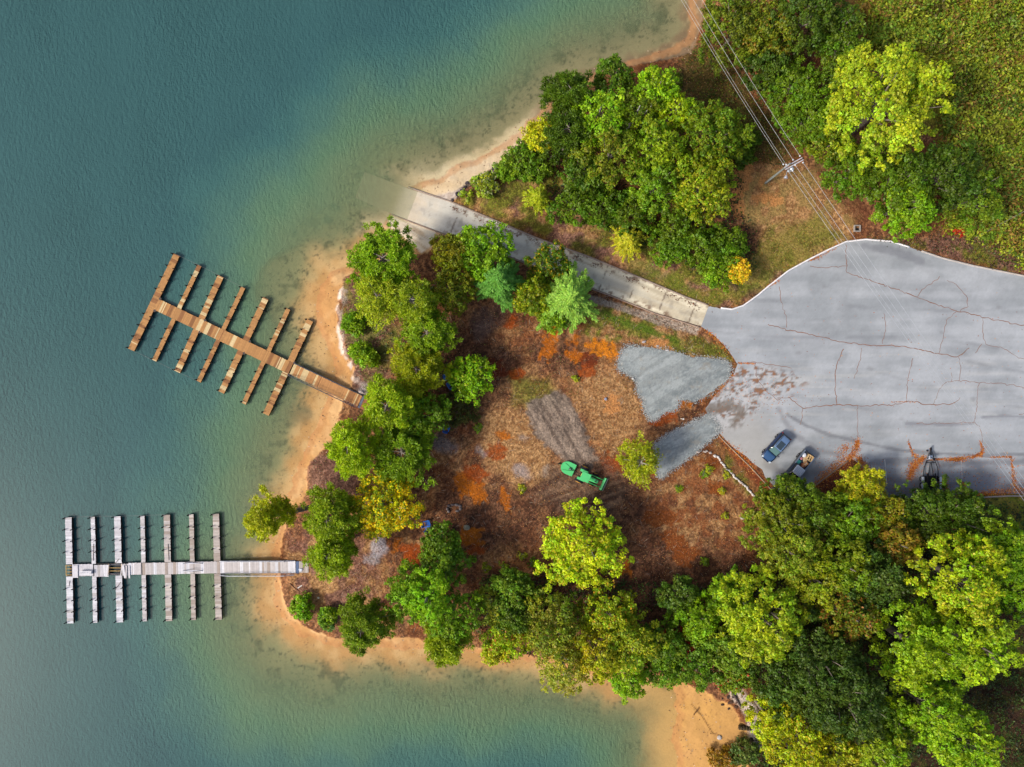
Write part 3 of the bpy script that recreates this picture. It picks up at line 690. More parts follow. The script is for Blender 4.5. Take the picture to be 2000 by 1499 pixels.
kerb("kerb", [(765,419),(805,435),(867,458),(930,479),(1014,510),(1100,544),(1200,581),(1280,613),(1367,640)], .2, .1, A(170,146,128), "long low concrete kerb on the south side of the boat ramp", "kerb")
kerb("timber_edging", [(1403,851),(1430,878),(1465,912),(1500,950),(1522,976)], .13, .12, A(176,152,124), "straight timber edging between the parked cars and the stone row", "edging", mat=M_wood)
kerb("timber_edging", [(1590,950),(1620,927),(1648,906),(1656,900)], .16, .14, A(150,128,112), "timber edging on the left side of the leafy planting island", "edging", mat=M_wood)
kerb("kerb", [(1895,974),(1930,971),(1970,969),(2010,969),(2240,990)], .18, .13, A(176,160,150), "concrete kerb beneath the leaf drift at the lower right of the lot", "kerb")
# ================================================================= docks
def V2(px, py, z): x, y, _ = P(px, py, z); return np.array((x, y))
BLK = A(34, 34, 38)
def planks(mb, a, b, width, z, colf, pw=0.15, gap=0.014, th=0.045, skew=0.0, zb=None, t0=0.0):
    """boards laid across the run a -> b (world xy); z at a, zb at b"""
    a = np.array(a); b = np.array(b); L_ = np.hypot(*(b-a)); d = (b-a)/L_; rz = math.atan2(d[1], d[0]); n = max(1, int(round(L_/pw)))
    zb = z if zb is None else zb
    pw_ = L_/n
    for i in range(n):
        t = (i+.5)/n; c = a+(b-a)*t; zz = z+(zb-z)*t
        off = random.uniform(-.02, .02)
        mb.box((c[0]-d[1]*off, c[1]+d[0]*off, zz-th/2+random.uniform(0, .008)), (pw_-gap, width+random.uniform(-.03, .03), th), rz+random.uniform(-1, 1)*skew, colf(t0+i*pw_), ry=-math.atan2(zb-z, L_))
def frame(mb, a, b, width, z, depth, col, zb=None):
    a = np.array(a); b = np.array(b); L_ = np.hypot(*(b-a)); d = (b-a)/L_; rz = math.atan2(d[1], d[0]); c = (a+b)/2
    zb = z if zb is None else zb; sl = -math.atan2(zb-z, L_); zm = (z+zb)/2
    for s in (-1, 1):
        o = s*(width/2-.05); mb.box((c[0]-d[1]*o, c[1]+d[0]*o, zm-.05-depth/2), (L_-.02, .08, depth), rz, col, ry=sl)
    if depth > .2:
        m = max(2, int(L_/2.2))
        for i in range(m):
            q = a+(b-a)*((i+.5)/m); mb.box((q[0], q[1], zm-.09-depth*.5), (1.5, width-.2, depth*.9), rz, A(40, 42, 46))
def mkcol(base, new, dark, pnew, pdark, seed, run=.5):
    st = random.Random(seed); runs = {}
    def f(t):
        k = int(t/run)
        if k not in runs:
            r = st.random(); runs[k] = 1 if r < pnew else (2 if r < pnew+pdark else 0)
        c = (base, new, dark)[runs[k]] if st.random() > .05 else (base, new, dark)[st.randrange(3)]
        return tuple(A(*c)*st.uniform(.86, 1.1))
    return f
POST = None
def mooring_post(finger, x, y, zt=1.4):
    global POST
    if POST is None:
        m = MB(); m.tube([(0, 0, -1.2), (0, 0, 1.05)], .07, 8, BLK); m.tube([(0, 0, 1.05), (0, 0, 1.12)], [.07, .03], 8, BLK)
        m.box((0, 0, .42), (.26, .26, .08), 0, BLK); POST = m.build("mooring_post", M_rubber, finger, (x, y, 0)); return POST
    o = POST.copy(); scene.collection.objects.link(o); o.parent = finger; o.location = (x, y, 0); return o
def dock_finger(dock, top, bot, wpx, colf, joint, z=.55, seed=0, hub=1.0):
    """one finger pier crossing the walkway; the half above and the half below are separate runs"""
    w = wpx*S
    for k, (e0, e1) in enumerate(((joint, top), (joint, bot))):
        a = V2(*e0, z); b = V2(*e1, z); d = (b-a)/np.hypot(*(b-a)); a2 = a+d*hub
        m = MB(); c_ = colf(seed*2+k)
        planks(m, a2, b, w, z, c_, t0=0, skew=.004); frame(m, a2, b, w, z, .38, A(58, 44, 36))
        f = m.build("finger_pier", M_wood, dock)
        nrm = np.array((-d[1], d[0])); L_ = np.hypot(*(b-a2))
        west = -1 if nrm[0] > 0 else 1
        for i in range(4):
            q = b-d*(.12+i*L_/4.15); q = q+nrm*west*(w/2+.1); mooring_post(f, q[0], q[1])
        for i in range(3):
            q = b-d*(.12+(i+1)*L_/4.15); q = q-nrm*west*(w/2+.1); mooring_post(f, q[0], q[1])
# ---- brown dock
d1 = empty("boat_dock", (*V2(435, 655, .55), .0))
d1.location = (0, 0, 0)
tag(d1, "brown wooden boat dock with fourteen finger piers, running out from the orange beach", "dock")
TAN, NEW, DRK = (202,148,90), (236,208,154), (164,112,68)
zd = .55
A1, B1 = (305,594.5), (568,720)
m = MB(); W1 = 1.72
planks(m, V2(*A1, zd), V2(*B1, zd), W1, zd, mkcol(TAN, NEW, DRK, .12, .2, 5, .6)); frame(m, V2(*A1, zd), V2(*B1, zd), W1, zd, .38, A(58, 44, 36))
m.build("walkway", M_wood, d1)
FING1 = [((345,498),(256,684),13,.03),((389.5,519),(301,705),8.5,.18),((431,540),(346,727),12,.22),((475,562),(388,746),8.5,.12),((519,583),(432,767),12,.08),((563,604),(476,789),8.5,.1),((605.5,626),(519,810),12.5,.12)]
def cross(a, b, c, d):
    a, b, c, d = map(lambda p: np.array(p, float), (a, b, c, d)); r = b-a; s = d-c
    t = ((c[0]-a[0])*s[1]-(c[1]-a[1])*s[0])/(r[0]*s[1]-r[1]*s[0]); return tuple(a+r*t)
for i, (t_, b_, w_, pn) in enumerate(FING1):
    j = cross(t_, b_, A1, B1)
    dock_finger(d1, t_, b_, w_, lambda k, pn=pn: mkcol(TAN, NEW, DRK, pn, .2, 100+k, .5), j, seed=i, hub=(W1/2+.02 if i else .0))
# corner gussets
for i, (t_, b_, w_, pn) in enumerate(FING1):
    j = V2(*cross(t_, b_, A1, B1), zd)
    if i in (0, 2, 4, 6):
        for sx, sy in ((1, 1), (1, -1)):
            dx = np.array((math.cos(-.44), math.sin(-.44))); dy = np.array((-dx[1], dx[0])); q = j+dx*(w_*S/2+.12)*sx+dy*(W1/2+.1)*sy
            m = MB(); m.box((q[0], q[1], zd-.02), (.34, .34, .05), -.44+math.pi/4, A(70, 60, 56)); m.build("corner_brace", M_metal, d1)
def rope(name, dock, pts, z=1.2, r=.018, col=(120,120,116)):
    m = MB(); L3 = [Vector((*V2(*p, z), z)) for p in pts]; Q = []
    for i in range(len(L3)-1):
        for k in range(8):
            t = k/8; q = L3[i].lerp(L3[i+1], t); q.z -= .25*4*t*(1-t); Q.append(q)
    Q.append(L3[-1]); m.tube(Q, r, 5, A(*col)); return m.build(name, M_plastic, dock)
rope("tie_cable", d1, [f[0] for f in FING1[:4]]); rope("tie_cable", d1, [f[1] for f in FING1[:4]])
def gangway(dock, a, b, wid, za, zb, colf, railc, n=7, flare=True):
    aw = V2(*a, za); bw = V2(*b, zb); m = MB(); planks(m, aw, bw, wid, za, colf, zb=zb); frame(m, aw, bw, wid+.16, za, .16, A(*railc), zb=zb)
    g = m.build("gangway", M_wood, dock); d = (bw-aw)/np.hypot(*(bw-aw)); nr = np.array((-d[1], d[0])); L_ = np.hypot(*(bw-aw))
    for s in (-1, 1):
        r = MB(); o = nr*s*(wid/2+.14); pts = []
        for i in range(n+1):
            t = i/n; q = aw+d*L_*t+o; zz = za+(zb-za)*t; h = 1.0
            if i in (0, n): h = .55
            r.tube([(q[0], q[1], zz-.1), (q[0]+nr[0]*s*.05, q[1]+nr[1]*s*.05, zz+h)], .03, 6, A(*railc)); pts.append((q[0]+nr[0]*s*.05, q[1]+nr[1]*s*.05, zz+h))
            if i < n:
                q2 = aw+d*L_*(i+1)/n+o; z2 = za+(zb-za)*(i+1)/n
                r.tube([(q[0], q[1], zz+.02), (q2[0], q2[1], z2+(.55 if i == n-1 else .98))], .02, 5, A(*railc))
        r.tube(pts, .038, 6, A(*railc))
        mid = [(p[0], p[1], za+(zb-za)*i/n+.45) for i, p in enumerate(pts)]; r.tube(mid, .022, 5, A(*railc))
        r.build("handrail", M_metal, g)
    return g
gangway(d1, (570,721), (703,784), 1.62, .6, 1.75, mkcol((204,148,92), NEW, DRK, .1, .15, 31, .4), (84,90,104))
m = MB(); planks(m, V2(708, 787, 1.78), V2(721, 794, 1.8), 1.7, 1.78, mkcol((168,110,70), (176,120,80), DRK, .1, .3, 33)); 
c_ = V2(705.5, 786, 1.8); m.box((c_[0], c_[1], 1.74), (.34, 1.8, .1), -.44, A(110, 116, 132))
c_ = V2(713, 790, 1.5); m.box((c_[0], c_[1], .9), (1.2, 1.6, 1.6), -.44, A(150, 140, 130)); m.build("abutment", M_wood, d1)
# ---- grey dock
d2 = empty("boat_dock"); tag(d2, "weathered grey-white boat dock with missing boards and displaced planks at its outer end", "dock")
WHT, WH2, BRN = (224,220,224), (240,238,242), (186,170,158)
A2, B2 = (134,1114.5), (430,1108.5)
def gcol(k, frac): 
    base = tuple(np.array(WHT)*(1-frac)+np.array((204,190,178))*frac); return mkcol(base, WH2 if frac < .5 else (222,210,200), BRN if frac > .3 else (205,198,196), .25*(1-frac)+.1, .1+.3*frac, 500+k, .4)
def ptA(x): t = (x-A2[0])/(B2[0]-A2[0]); return (x, A2[1]+(B2[1]-A2[1])*t)
segs = [(141,182,0,0),(184,212,2.2,1),(236,251,.8,2),(251,276,-.6,0),(278,432,0,0)]
m = MB()
for i, (x0, x1, dy, md) in enumerate(segs):
    a = ptA(x0); b = ptA(x1); fr = min(1, max(0, (x0-200)/180))
    planks(m, V2(a[0], a[1]+dy, zd+.02*i), V2(b[0], b[1]+dy*(1 if md != 2 else 1.6), zd+.02*i), 1.72, zd+.02*i, gcol(i, fr), skew=(.0 if md == 0 else .03 if md == 1 else .12))
frame(m, V2(*ptA(130), zd), V2(*ptA(432), zd), 1.75, zd-.06, .3, A(70, 66, 66))
m.build("walkway", M_wood, d2)
YEL = (214,176,110)
for (x0, x1) in ((129,140),(212,237)):          # bare joists where boards are missing
    m = MB()
    for k, dy in enumerate((-9, -3, 3, 9)):
        a = V2(x0, ptA(x0)[1]+dy, zd); b = V2(x1, ptA(x1)[1]+dy, zd); c_ = (a+b)/2
        m.box((c_[0], c_[1], zd-.06), (np.hypot(*(b-a)), .07, .12), 0, A(*(YEL if k in (1, 2) or x0 < 200 else (150,146,150))))
    for x in ((x0, x1) if x0 > 200 else (x0,)):
        c_ = V2(x, ptA(x)[1], zd); m.box((c_[0], c_[1], zd-.06), (.08, 1.6, .13), .02, A(*YEL))
    m.build("bare_joists", M_wood, d2)
for x, y, z, d_, r_, c2, lb in ((146.5,1117,.64,(.78,1.8,.05),.02,(226,222,226),"wide pale board panel overlapping the grey dock's walkway near its outer end"),(242,1117,.68,(.22,1.85,.05),.12,(236,232,236),"tilted loose white board left of two others on the grey dock"),
    (246,1118,.7,(.2,1.8,.05),-.06,(214,206,206),"middle one of three loose boards on the grey dock's walkway"),(252,1118,.69,(.22,1.8,.05),.03,(228,222,224),"rightmost of three loose boards on the grey dock's walkway"),(211,1115,.7,(.12,1.6,.05),-.1,(200,190,186),"narrow loose board at the broken edge of the grey dock's gap")):
    m = MB(); m.box((0, 0, 0), d_, 0, A(*c2)); c_ = V2(x, y, z+.05); tag(m.build("loose_board", M_wood, None, (c_[0], c_[1], z), r_), lb, "board", "loose boards on the grey dock")

m = MB()
for k, dy in enumerate((-2.6, 0, 2.6)):
    c_ = V2(167, 1119.5+dy, .95); m.box((*c_, .97), (1.75, .15, .04), .01, A(238,236,240))
for x in (158, 176):
    c_ = V2(x, 1119.5, .8); m.box((*c_, .75), (.08, .42, .4), 0, A(190,184,184))
m.build("bench", M_wood, d2)
FING2 = [((133.5,1011),(137,1218),12.5,0),((181,1010),(186,1217),8.2,0),((229,1009),(234,1216),12.5,.05),((278,1008),(282.5,1214),8.2,.3),((325.5,1006),(330,1213.5),12.2,.6),((373.5,1005),(378,1211.5),8.6,.9),((421.5,1004),(427,1211),12.3,.85)]
for i, (t_, b_, w_, fr) in enumerate(FING2):
    j = cross(t_, b_, A2, B2); dock_finger(d2, t_, b_, w_, lambda k, fr=fr: gcol(20+k, fr), j, seed=i, hub=.9)
rope("tie_cable", d2, [f[0] for f in FING2[:5]])
for (x0, y0, x1, y1, lb) in ((182.5,1063,181.5,1096,"long dark pipe lying on the second upper finger of the grey dock"),(328,1063,329.5,1094,"thin dark pipe on the fifth upper finger of the grey dock"),(136,1135,134.5,1145,"short dark pipe on the outermost lower finger of the grey dock"),(224,1153,236,1137,"slanting dark pipe on the third lower finger of the grey dock"),(232,1092,224,1102,"short pipe slanting on the third upper finger of the grey dock")):
    m = MB(); a = V2(x0, y0, .62); b = V2(x1, y1, .62); m.tube([(*a, .6), (*b, .6)], .035, 6, A(96, 84, 80)); tag(m.build("loose_pipe", M_metal), lb, "pipe", "loose pipes on the grey dock")

for yy, s in ((1100.5, 1), (1115.5, -1)):       # curved hand rails near the sixth finger
    m = MB(); pts = []
    for k in range(9):
        t = k/8; x = 358+38*t; q = V2(x, yy-s*(2.0*math.sin(math.pi*t)-1)*.6, .6+.75*math.sin(math.pi*t)); pts.append((*q, .6+.75*math.sin(math.pi*t)))
    m.tube(pts, .04, 6, A(92, 100, 122)); m.box((*V2(377, yy, .75), .7), (2.6, .14, .05), .0, A(190, 190, 200)); m.build("curved_rail", M_metal, d2)
gangway(d2, (432,1108.5), (577,1108), 1.68, .6, 1.5, gcol(90, .45), (168,172,184), n=8)
m = MB(); planks(m, V2(584, 1108, 1.55), V2(603, 1108, 1.55), 1.65, 1.55, gcol(95, .9)); c_ = V2(581, 1108.5, 1.5); m.box((*c_, 1.5), (.42, 1.75, .12), 0, A(96, 116, 150))
c_ = V2(592, 1108, 1.3); m.box((*c_, .9), (1.5, 1.55, 1.2), 0, A(150, 140, 130)); m.build("abutment", M_wood, d2)
m = MB(); c_ = V2(587, 1114, 1.7); m.prism([(c_[0]+.32*math.cos(a)*(1+.25*math.sin(3*a)), c_[1]+.26*math.sin(a)) for a in np.linspace(0, 2*math.pi, 10, endpoint=False)], 1.56, 1.72, A(226, 232, 244), .3)
tag(m.build("plastic_sheet", M_plastic), "crumpled white plastic sheet on the shore end of the grey dock", "plastic sheet")

# ================================================================= vehicles
def ring(x, hw, z0, z1, n=20, p=3.2, xo=0.0):
    zc, hz = (z0+z1)/2, (z1-z0)/2; out_ = []
    for k in range(n):
        a = 2*math.pi*k/n; c, s = math.cos(a), math.sin(a)
        out_.append((x+xo*s, hw*math.copysign(abs(c)**(2/p), c), zc+hz*math.copysign(abs(s)**(2/p), s)))
    return out_
def wheels(root, spots, r, w, name="wheel", rimc=(150,150,155)):
    for (x, y) in spots:
        m = MB(); m.wheel((0, 0, 0), r, w, A(30, 30, 32), 24); t = m.build(name, M_rubber, root, (x, y, r), smooth=False)
        m = MB(); m.wheel((0, math.copysign(w*.08, y), 0), r*.6, w*.95, A(*rimc), 16); m.build("rim", M_metal, t)
zl = H_LOT
def head(px, py, z, dx, dy): x, y, _ = P(px, py, z); return (x, y, z), math.atan2(-dy, dx)
loc, rz = head(1511.5, 874, zl, -.655, .755)
suv = empty("parked_car", loc, rz); tag(suv, "blue SUV with a grey sunroof parked on the cracked lot beside the pickup", "car")
BL = A(24, 40, 74, .6)
m = MB(); prof = [(-2.3,.78,.45,.9),(-2.24,.86,.34,.98),(-2.0,.91,.28,1.02),(-1.5,.94,.24,1.03),(-.5,.93,.24,1.0),(.6,.93,.24,.98),(1.2,.94,.25,.98),(1.7,.92,.28,.96),(2.08,.84,.32,.88),(2.27,.68,.4,.76),(2.31,.5,.45,.66)]
m.loft([ring(x, h, a, b, 24, 4) for x, h, a, b in prof], BL); m.build("body", M_paint, suv, smooth=True)
m = MB(); m.loft([ring(x, h, .9, b, 24, 4.5) for x, h, b in [(-2.18,.74,1.0),(-2.0,.76,1.32),(-1.75,.72,1.56),(-1.3,.7,1.6),(-.3,.7,1.62),(.15,.7,1.58),(.55,.76,1.3),(.98,.8,1.0)]], A(20, 24, 32)); m.build("window_glass", M_glass, suv, smooth=True)
m = MB(); m.loft([ring(x, h, 1.5, b, 20, 3.5) for x, h, b in [(-1.95,.5,1.56),(-1.8,.62,1.63),(-1.3,.67,1.67),(-.3,.68,1.69),(.05,.67,1.65),(.18,.6,1.6)]], A(104, 132, 170, .6)); m.build("roof", M_paint, suv, smooth=True)
m = MB(); m.box((-.52, 0, 1.69), (1.15, .86, .03), 0, A(60, 74, 84)); m.build("sunroof", M_glass, suv, bevel=.02)
m = MB(); m.add([(.2, -.58, 1.605), (.2, .58, 1.605), (.92, .68, 1.1), (.92, -.68, 1.1), (.2, -.58, 1.57), (.2, .58, 1.57), (.92, .68, 1.06), (.92, -.68, 1.06)], [(0, 3, 2, 1), (0, 1, 5, 4), (1, 2, 6, 5), (2, 3, 7, 6), (3, 0, 4, 7), (4, 5, 6, 7)], A(96, 128, 130)); m.build("windscreen", M_glass, suv)
m = MB(); m.loft([ring(x, h, .9, b, 20, 4) for x, h, b in [(.98,.74,1.02),(1.3,.76,1.03),(1.75,.72,1.0),(2.05,.6,.94),(2.18,.45,.88)]], A(56, 92, 136, .58)); m.build("bonnet", M_paint, suv, smooth=True)
for s in (-1, 1):
    m = MB(); m.box((-.85, s*.6, 1.7), (1.7, .05, .05), 0, A(30, 34, 44)); m.build("roof_rail", M_metal, suv)
    m = MB(); m.box((.75, s*1.0, 1.06), (.14, .22, .15), 0, BL); m.build("mirror", M_paint, suv, bevel=.03)
    m = MB(); m.box((2.12, s*.66, .8), (.3, .26, .12), s*-.5, A(214, 226, 236)); m.build("headlight", M_glass, suv, bevel=.02)
    m = MB(); m.box((-2.22, s*.72, .92), (.14, .24, .2), 0, A(140, 24, 24)); m.build("taillight", M_glass, suv, bevel=.02)
m = MB(); m.box((-.95, 0, 1.74), (.16, .05, .1), 0, A(24, 26, 34)); m.build("antenna", M_plastic, suv)
wheels(suv, [(1.42, .84), (1.42, -.84), (-1.42, .84), (-1.42, -.84)], .36, .24)
# pickup
loc, rz = head(1551.5, 915.5, zl, -.62, .785)
pk = empty("pickup_truck", loc, rz); tag(pk, "black pickup with a silver roof and an open loaded bed, nosed under the trees", "pickup truck")
DK = A(30, 36, 48)
m = MB(); m.loft([ring(x, h, a, b, 20, 4.5) for x, h, a, b in [(-.55,.92,.45,1.1),(-.5,.95,.4,1.12),(1.0,.95,.38,1.12),(1.6,.94,.38,1.1),(2.3,.9,.4,1.04),(2.65,.8,.45,.95),(2.72,.6,.5,.85)]], DK); m.build("body", M_paint, pk, smooth=True)
m = MB(); m.box((-1.7, 0, .68), (2.3, 1.7, .08), 0, A(60, 60, 64)); 
for s in (-1, 1):
    m.box((-1.7, s*.88, .85), (2.35, .1, .62), 0, DK); m.box((-1.7, s*.86, 1.175), (2.35, .16, .03), 0, A(110, 122, 140))
m.box((-.52, 0, .9), (.08, 1.66, .5), 0, DK); m.build("bed", M_paint, pk, bevel=.015)
m = MB(); m.box((-2.87, 0, .9), (.08, 1.7, .52), 0, DK); m.build("tailgate", M_paint, pk, bevel=.02)
m = MB(); m.box((-2.98, 0, .55), (.16, 1.8, .18), 0, A(150, 152, 158)); m.build("bumper", M_metal, pk, bevel=.03)
m = MB(); m.loft([ring(x, h, 1.0, b, 20, 4.5) for x, h, b in [(-.5,.82,1.1),(-.42,.76,1.74),(.2,.74,1.8),(.75,.74,1.76),(1.15,.78,1.45),(1.5,.84,1.1)]], A(18, 20, 26)); m.build("window_glass", M_glass, pk, smooth=True)
m = MB(); m.loft([ring(x, h, 1.7, b, 16, 4) for x, h, b in [(-.46,.66,1.8),(-.3,.72,1.85),(.3,.72,1.88),(.68,.7,1.84),(.8,.62,1.8)]], A(188, 194, 204)); m.build("roof", M_paint, pk, smooth=True)
for k in range(5):
    m = MB(); m.box((.15, -.48+.24*k, 1.885), (.9, .03, .02), 0, A(150, 156, 168)); m.build("roof_rib", M_paint, pk)
for s in (-1, 1):
    m = MB(); m.box((1.0, s*1.06, 1.2), (.14, .26, .2), 0, DK); m.build("mirror", M_paint, pk, bevel=.03)
    m = MB(); m.box((-2.86, s*.8, 1.0), (.1, .14, .3), 0, A(130, 22, 22)); m.build("taillight", M_glass, pk)
    m = MB(); m.box((2.62, s*.66, .86), (.2, .28, .14), 0, A(214, 220, 226)); m.build("headlight", M_glass, pk)
wheels(pk, [(1.85, .86), (1.85, -.86), (-1.75, .84), (-1.75, -.84)], .4, .26)
mw_ = Matrix.Translation(Vector(loc)) @ Matrix.Rotation(rz, 4, 'Z')
def in_bed(name, mb, mat, x, y, z, label, cat, r=0.0):
    o = mb.build(name, mat, None, mw_ @ Vector((x, y, z)), rz+r); tag(o, label, cat, "load in the pickup bed"); return o
m = MB()
for dx, dy, lx, ly in ((0,-.34,.8,.1),(0,.34,.8,.1),(-.36,0,.1,.7),(.36,0,.1,.7),(0,0,.8,.08)): m.box((dx, dy, .25), (lx, ly, .5), 0, A(232, 196, 142))
m.box((0, 0, .02), (.7, .6, .04), 0, A(150, 110, 70)); in_bed("wooden_crate", m, M_wood, -2.35, .35, .74, "tan open wooden crate at the tailgate corner of the pickup bed", "crate", .1)
m = MB(); m.loft([ring(x, h, 0, b, 12, 2.6) for x, h, b in [(-.34,.1,.2),(-.24,.22,.34),(.05,.28,.42),(.25,.22,.34),(.34,.08,.2)]], A(232, 236, 246)); in_bed("white_sack", m, M_plastic, -2.2, -.45, .74, "white sack beside the crate in the pickup bed", "sack", .5)
m = MB(); m.box((0, 0, .16), (.6, .5, .32), 0, A(206, 150, 100)); m.box((0, 0, .33), (.5, .1, .02), 0, A(236, 210, 170)); in_bed("cardboard_box", m, M_wood, -1.35, .45, .74, "brown cardboard box behind the pickup cab", "box", -.2)
m = MB(); m.box((0, 0, .14), (.5, .44, .28), 0, A(190, 110, 70)); m.box((0, 0, .29), (.46, .08, .02), 0, A(220, 170, 120)); in_bed("reddish_box", m, M_wood, -.95, .3, .74, "reddish box against the front wall of the pickup bed", "box", .3)
m = MB(); m.box((0, 0, .15), (.5, .36, .3), 0, A(34, 108, 104)); m.box((0, 0, .32), (.56, .42, .05), 0, A(44, 126, 120)); in_bed("storage_tote", m, M_plastic, -.95, -.5, .74, "teal lidded tote in the pickup bed", "tote", .1)
m = MB()
for k in range(4): m.box((random.uniform(-.05, .05), -.2+.13*k, .03+.04*(k % 2)), (1.0, .11, .04), random.uniform(-.12, .12), A(236, 206, 160))
in_bed("lumber_boards", m, M_wood, -1.75, .1, .74, "loose pale boards lying in the middle of the pickup bed", "boards", .8)
m = MB(); m.loft([ring(x, h, 0, b, 12, 2.4) for x, h, b in [(-.2,.1,.14),(0,.2,.26),(.2,.1,.14)]], A(214, 140, 150)); in_bed("pink_bag", m, M_plastic, -1.6, -.45, .74, "small pink bag among boards in the pickup bed", "bag", .5)

# tractor
g0 = G(1143.5, 932.5); ang = math.atan2(-.415, .91)
fx, fy = P(1143.5, 932.5, g0.z+2.4)[:2]
tz = g0.z+.02
tr_ = empty("tractor", (fx, fy, tz), ang); tag(tr_, "green compact tractor with front loader and rear mower on the dirt clearing", "tractor")
GN = A(84, 198, 118, .72); GD = A(30, 140, 60, .7); YE = A(236, 170, 50)
m = MB(); m.box((.9, 0, .62), (2.6, .42, .36), 0, A(24, 60, 34)); m.box((-.2, 0, .7), (.8, .7, .3), 0, A(30, 40, 34)); m.box((1.45, 0, .42), (.18, 1.2, .16), 0, A(24, 60, 34)); m.box((-.35, 0, .62), (.22, 1.5, .2), 0, A(24, 60, 34)); m.build("chassis", M_green, tr_, bevel=.02)
m = MB(); m.loft([ring(x, h, .75, b, 18, 3.6) for x, h, b in [(.62,.3,1.28),(.75,.33,1.34),(1.4,.32,1.3),(1.95,.28,1.22),(2.12,.2,1.1)]], GN); m.build("bonnet", M_green, tr_, smooth=True)
m = MB(); m.box((1.0, 0, 1.365), (.8, .3, .03), 0, A(70, 196, 104)); m.build("bonnet_panel", M_green, tr_)
m = MB()
for k in range(3): m.box((1.62+.12*k, 0, 1.3-.03*k), (.05, .42, .04), 0, A(12, 30, 16))
m.build("grille", M_green, tr_)
m = MB(); m.box((0, 0, 2.35), (1.32, 1.24, .07), 0, GN); m.build("canopy", M_green, tr_, bevel=.03)
m = MB()
for s in (-1, 1): m.tube([(-.5, s*.5, .8), (-.5, s*.5, 2.32)], .035, 6, A(20, 24, 22))
m.tube([(-.5, -.5, 1.9), (-.5, .5, 1.9)], .035, 6, A(20, 24, 22)); m.build("roll_bar", M_green, tr_)
m = MB(); m.box((-.25, 0, 1.0), (.45, .5, .14), 0, A(224, 180, 60)); m.box((-.48, 0, 1.25), (.12, .48, .4), 0, A(224, 180, 60)); m.build("seat", M_plastic, tr_, bevel=.03)
m = MB(); m.tube([(.45, 0, .9), (.3, 0, 1.3)], .03, 6, A(20, 20, 20)); m.wheel((.3, 0, 1.32), .2, .04, A(20, 20, 20), 16); m.build("steering_wheel", M_plastic, tr_)
for s in (-1, 1):
    m = MB(); m.box((-.35, s*.6, 1.32), (1.1, .36, .05), 0, GN); m.box((.25, s*.6, 1.15), (.06, .36, .36), 0, GN); m.build("fender", M_green, tr_, bevel=.02)
    for nm, x, y, r, w in (("rear_wheel", -.38, .92, .62, .42), ("front_wheel", 1.45, .78, .36, .26)):
        m = MB(); m.wheel((0, 0, 0), r, w, A(38, 42, 50), 26)
        for k in range(18):
            a = 2*math.pi*k/18
            for q in (-1, 1): m.box((math.cos(a)*r, q*w*.24, math.sin(a)*r), (.05, w*.4, .06), 0, A(30, 32, 38))
        t = m.build(nm, M_rubber, tr_, (x, s*y, r)); m = MB(); m.wheel((0, s*w*.42, 0), r*.7, w*.62, YE, 18); m.build("rim", M_green, t)
    m = MB(); m.tube([(.75, s*.56, 1.25), (1.1, s*.56, 1.3), (2.2, s*.56, 1.05), (2.75, s*.56, .55), (2.95, s*.56, .35)], .06, 8, A(70, 190, 100)); m.box((.85, s*.56, .95), (.16, .12, .7), 0, GD)
    m.tube([(1.0, s*.56, .75), (2.15, s*.56, .98)], .035, 6, A(150, 156, 150)); m.build("loader_arm", M_green, tr_)
m = MB()
arc = [(3.35,.08),(3.05,.06),(2.86,.18),(2.8,.4),(2.9,.62),(3.05,.68)]
for i in range(len(arc)-1):
    (x0, z0), (x1, z1) = arc[i], arc[i+1]
    m.add([(x0, -.92, z0), (x0, .92, z0), (x1, .92, z1), (x1, -.92, z1), (x0-.03, -.92, z0-.03), (x0-.03, .92, z0-.03), (x1-.03, .92, z1-.03), (x1-.03, -.92, z1-.03)], [(0, 1, 2, 3), (7, 6, 5, 4), (0, 4, 5, 1), (1, 5, 6, 2), (2, 6, 7, 3), (3, 7, 4, 0)], GD if i < 3 else GN)
for s in (-1, 1): m.add([(x, s*.92, z) for x, z in arc]+[(x, s*.95, z) for x, z in arc], [(0, 1, 2, 3, 4, 5), (11, 10, 9, 8, 7, 6)], GD)
m.build("loader_bucket", M_green, tr_)
m = MB(); m.box((3.38, 0, .08), (.09, 1.9, .03), 0, A(196, 190, 170)); m.build("bucket_edge", M_metal, tr_)
m = MB(); pol = [(-1.5,-.9),(-1.5,.9)]+[(-2.55-.98*math.sin(t), .92*math.cos(t)) for t in np.linspace(0, math.pi, 13)]
m.prism(pol, .28, .5, GN, .02)
for s in (-1, 1): m.tube([(-1.55, s*.4, .55), (-.7, s*.3, .65)], .035, 6, A(40, 44, 36))
m.tube([(-1.6, 0, .75), (-.6, 0, .85)], .04, 6, A(40, 44, 36)); m.box((-2.4, -.3, .52), (1.5, .05, .05), .3, A(40, 150, 74)); m.box((-2.4, .3, .52), (1.5, .05, .05), -.3, A(40, 150, 74))
mo = m.build("rotary_mower", M_green, tr_)
m = MB(); m.box((-2.2, .0, .62), (.32, .3, .26), 0, A(40, 90, 60)); m.tube([(-2.2, 0, .7), (-2.2, 0, .82)], .07, 8, A(214, 230, 220)); m.tube([(-2.1, 0, .68), (-.9, 0, .7)], .05, 6, A(30, 34, 40)); m.build("gearbox", M_green, mo, bevel=.02)
m = MB(); m.wheel((-3.82, 0, .2), .2, .12, A(40, 40, 42), 14); m.tube([(-3.5, 0, .42), (-3.82, 0, .42), (-3.82, 0, .25)], .03, 6, A(150, 170, 110)); m.build("tail_wheel", M_rubber, mo)

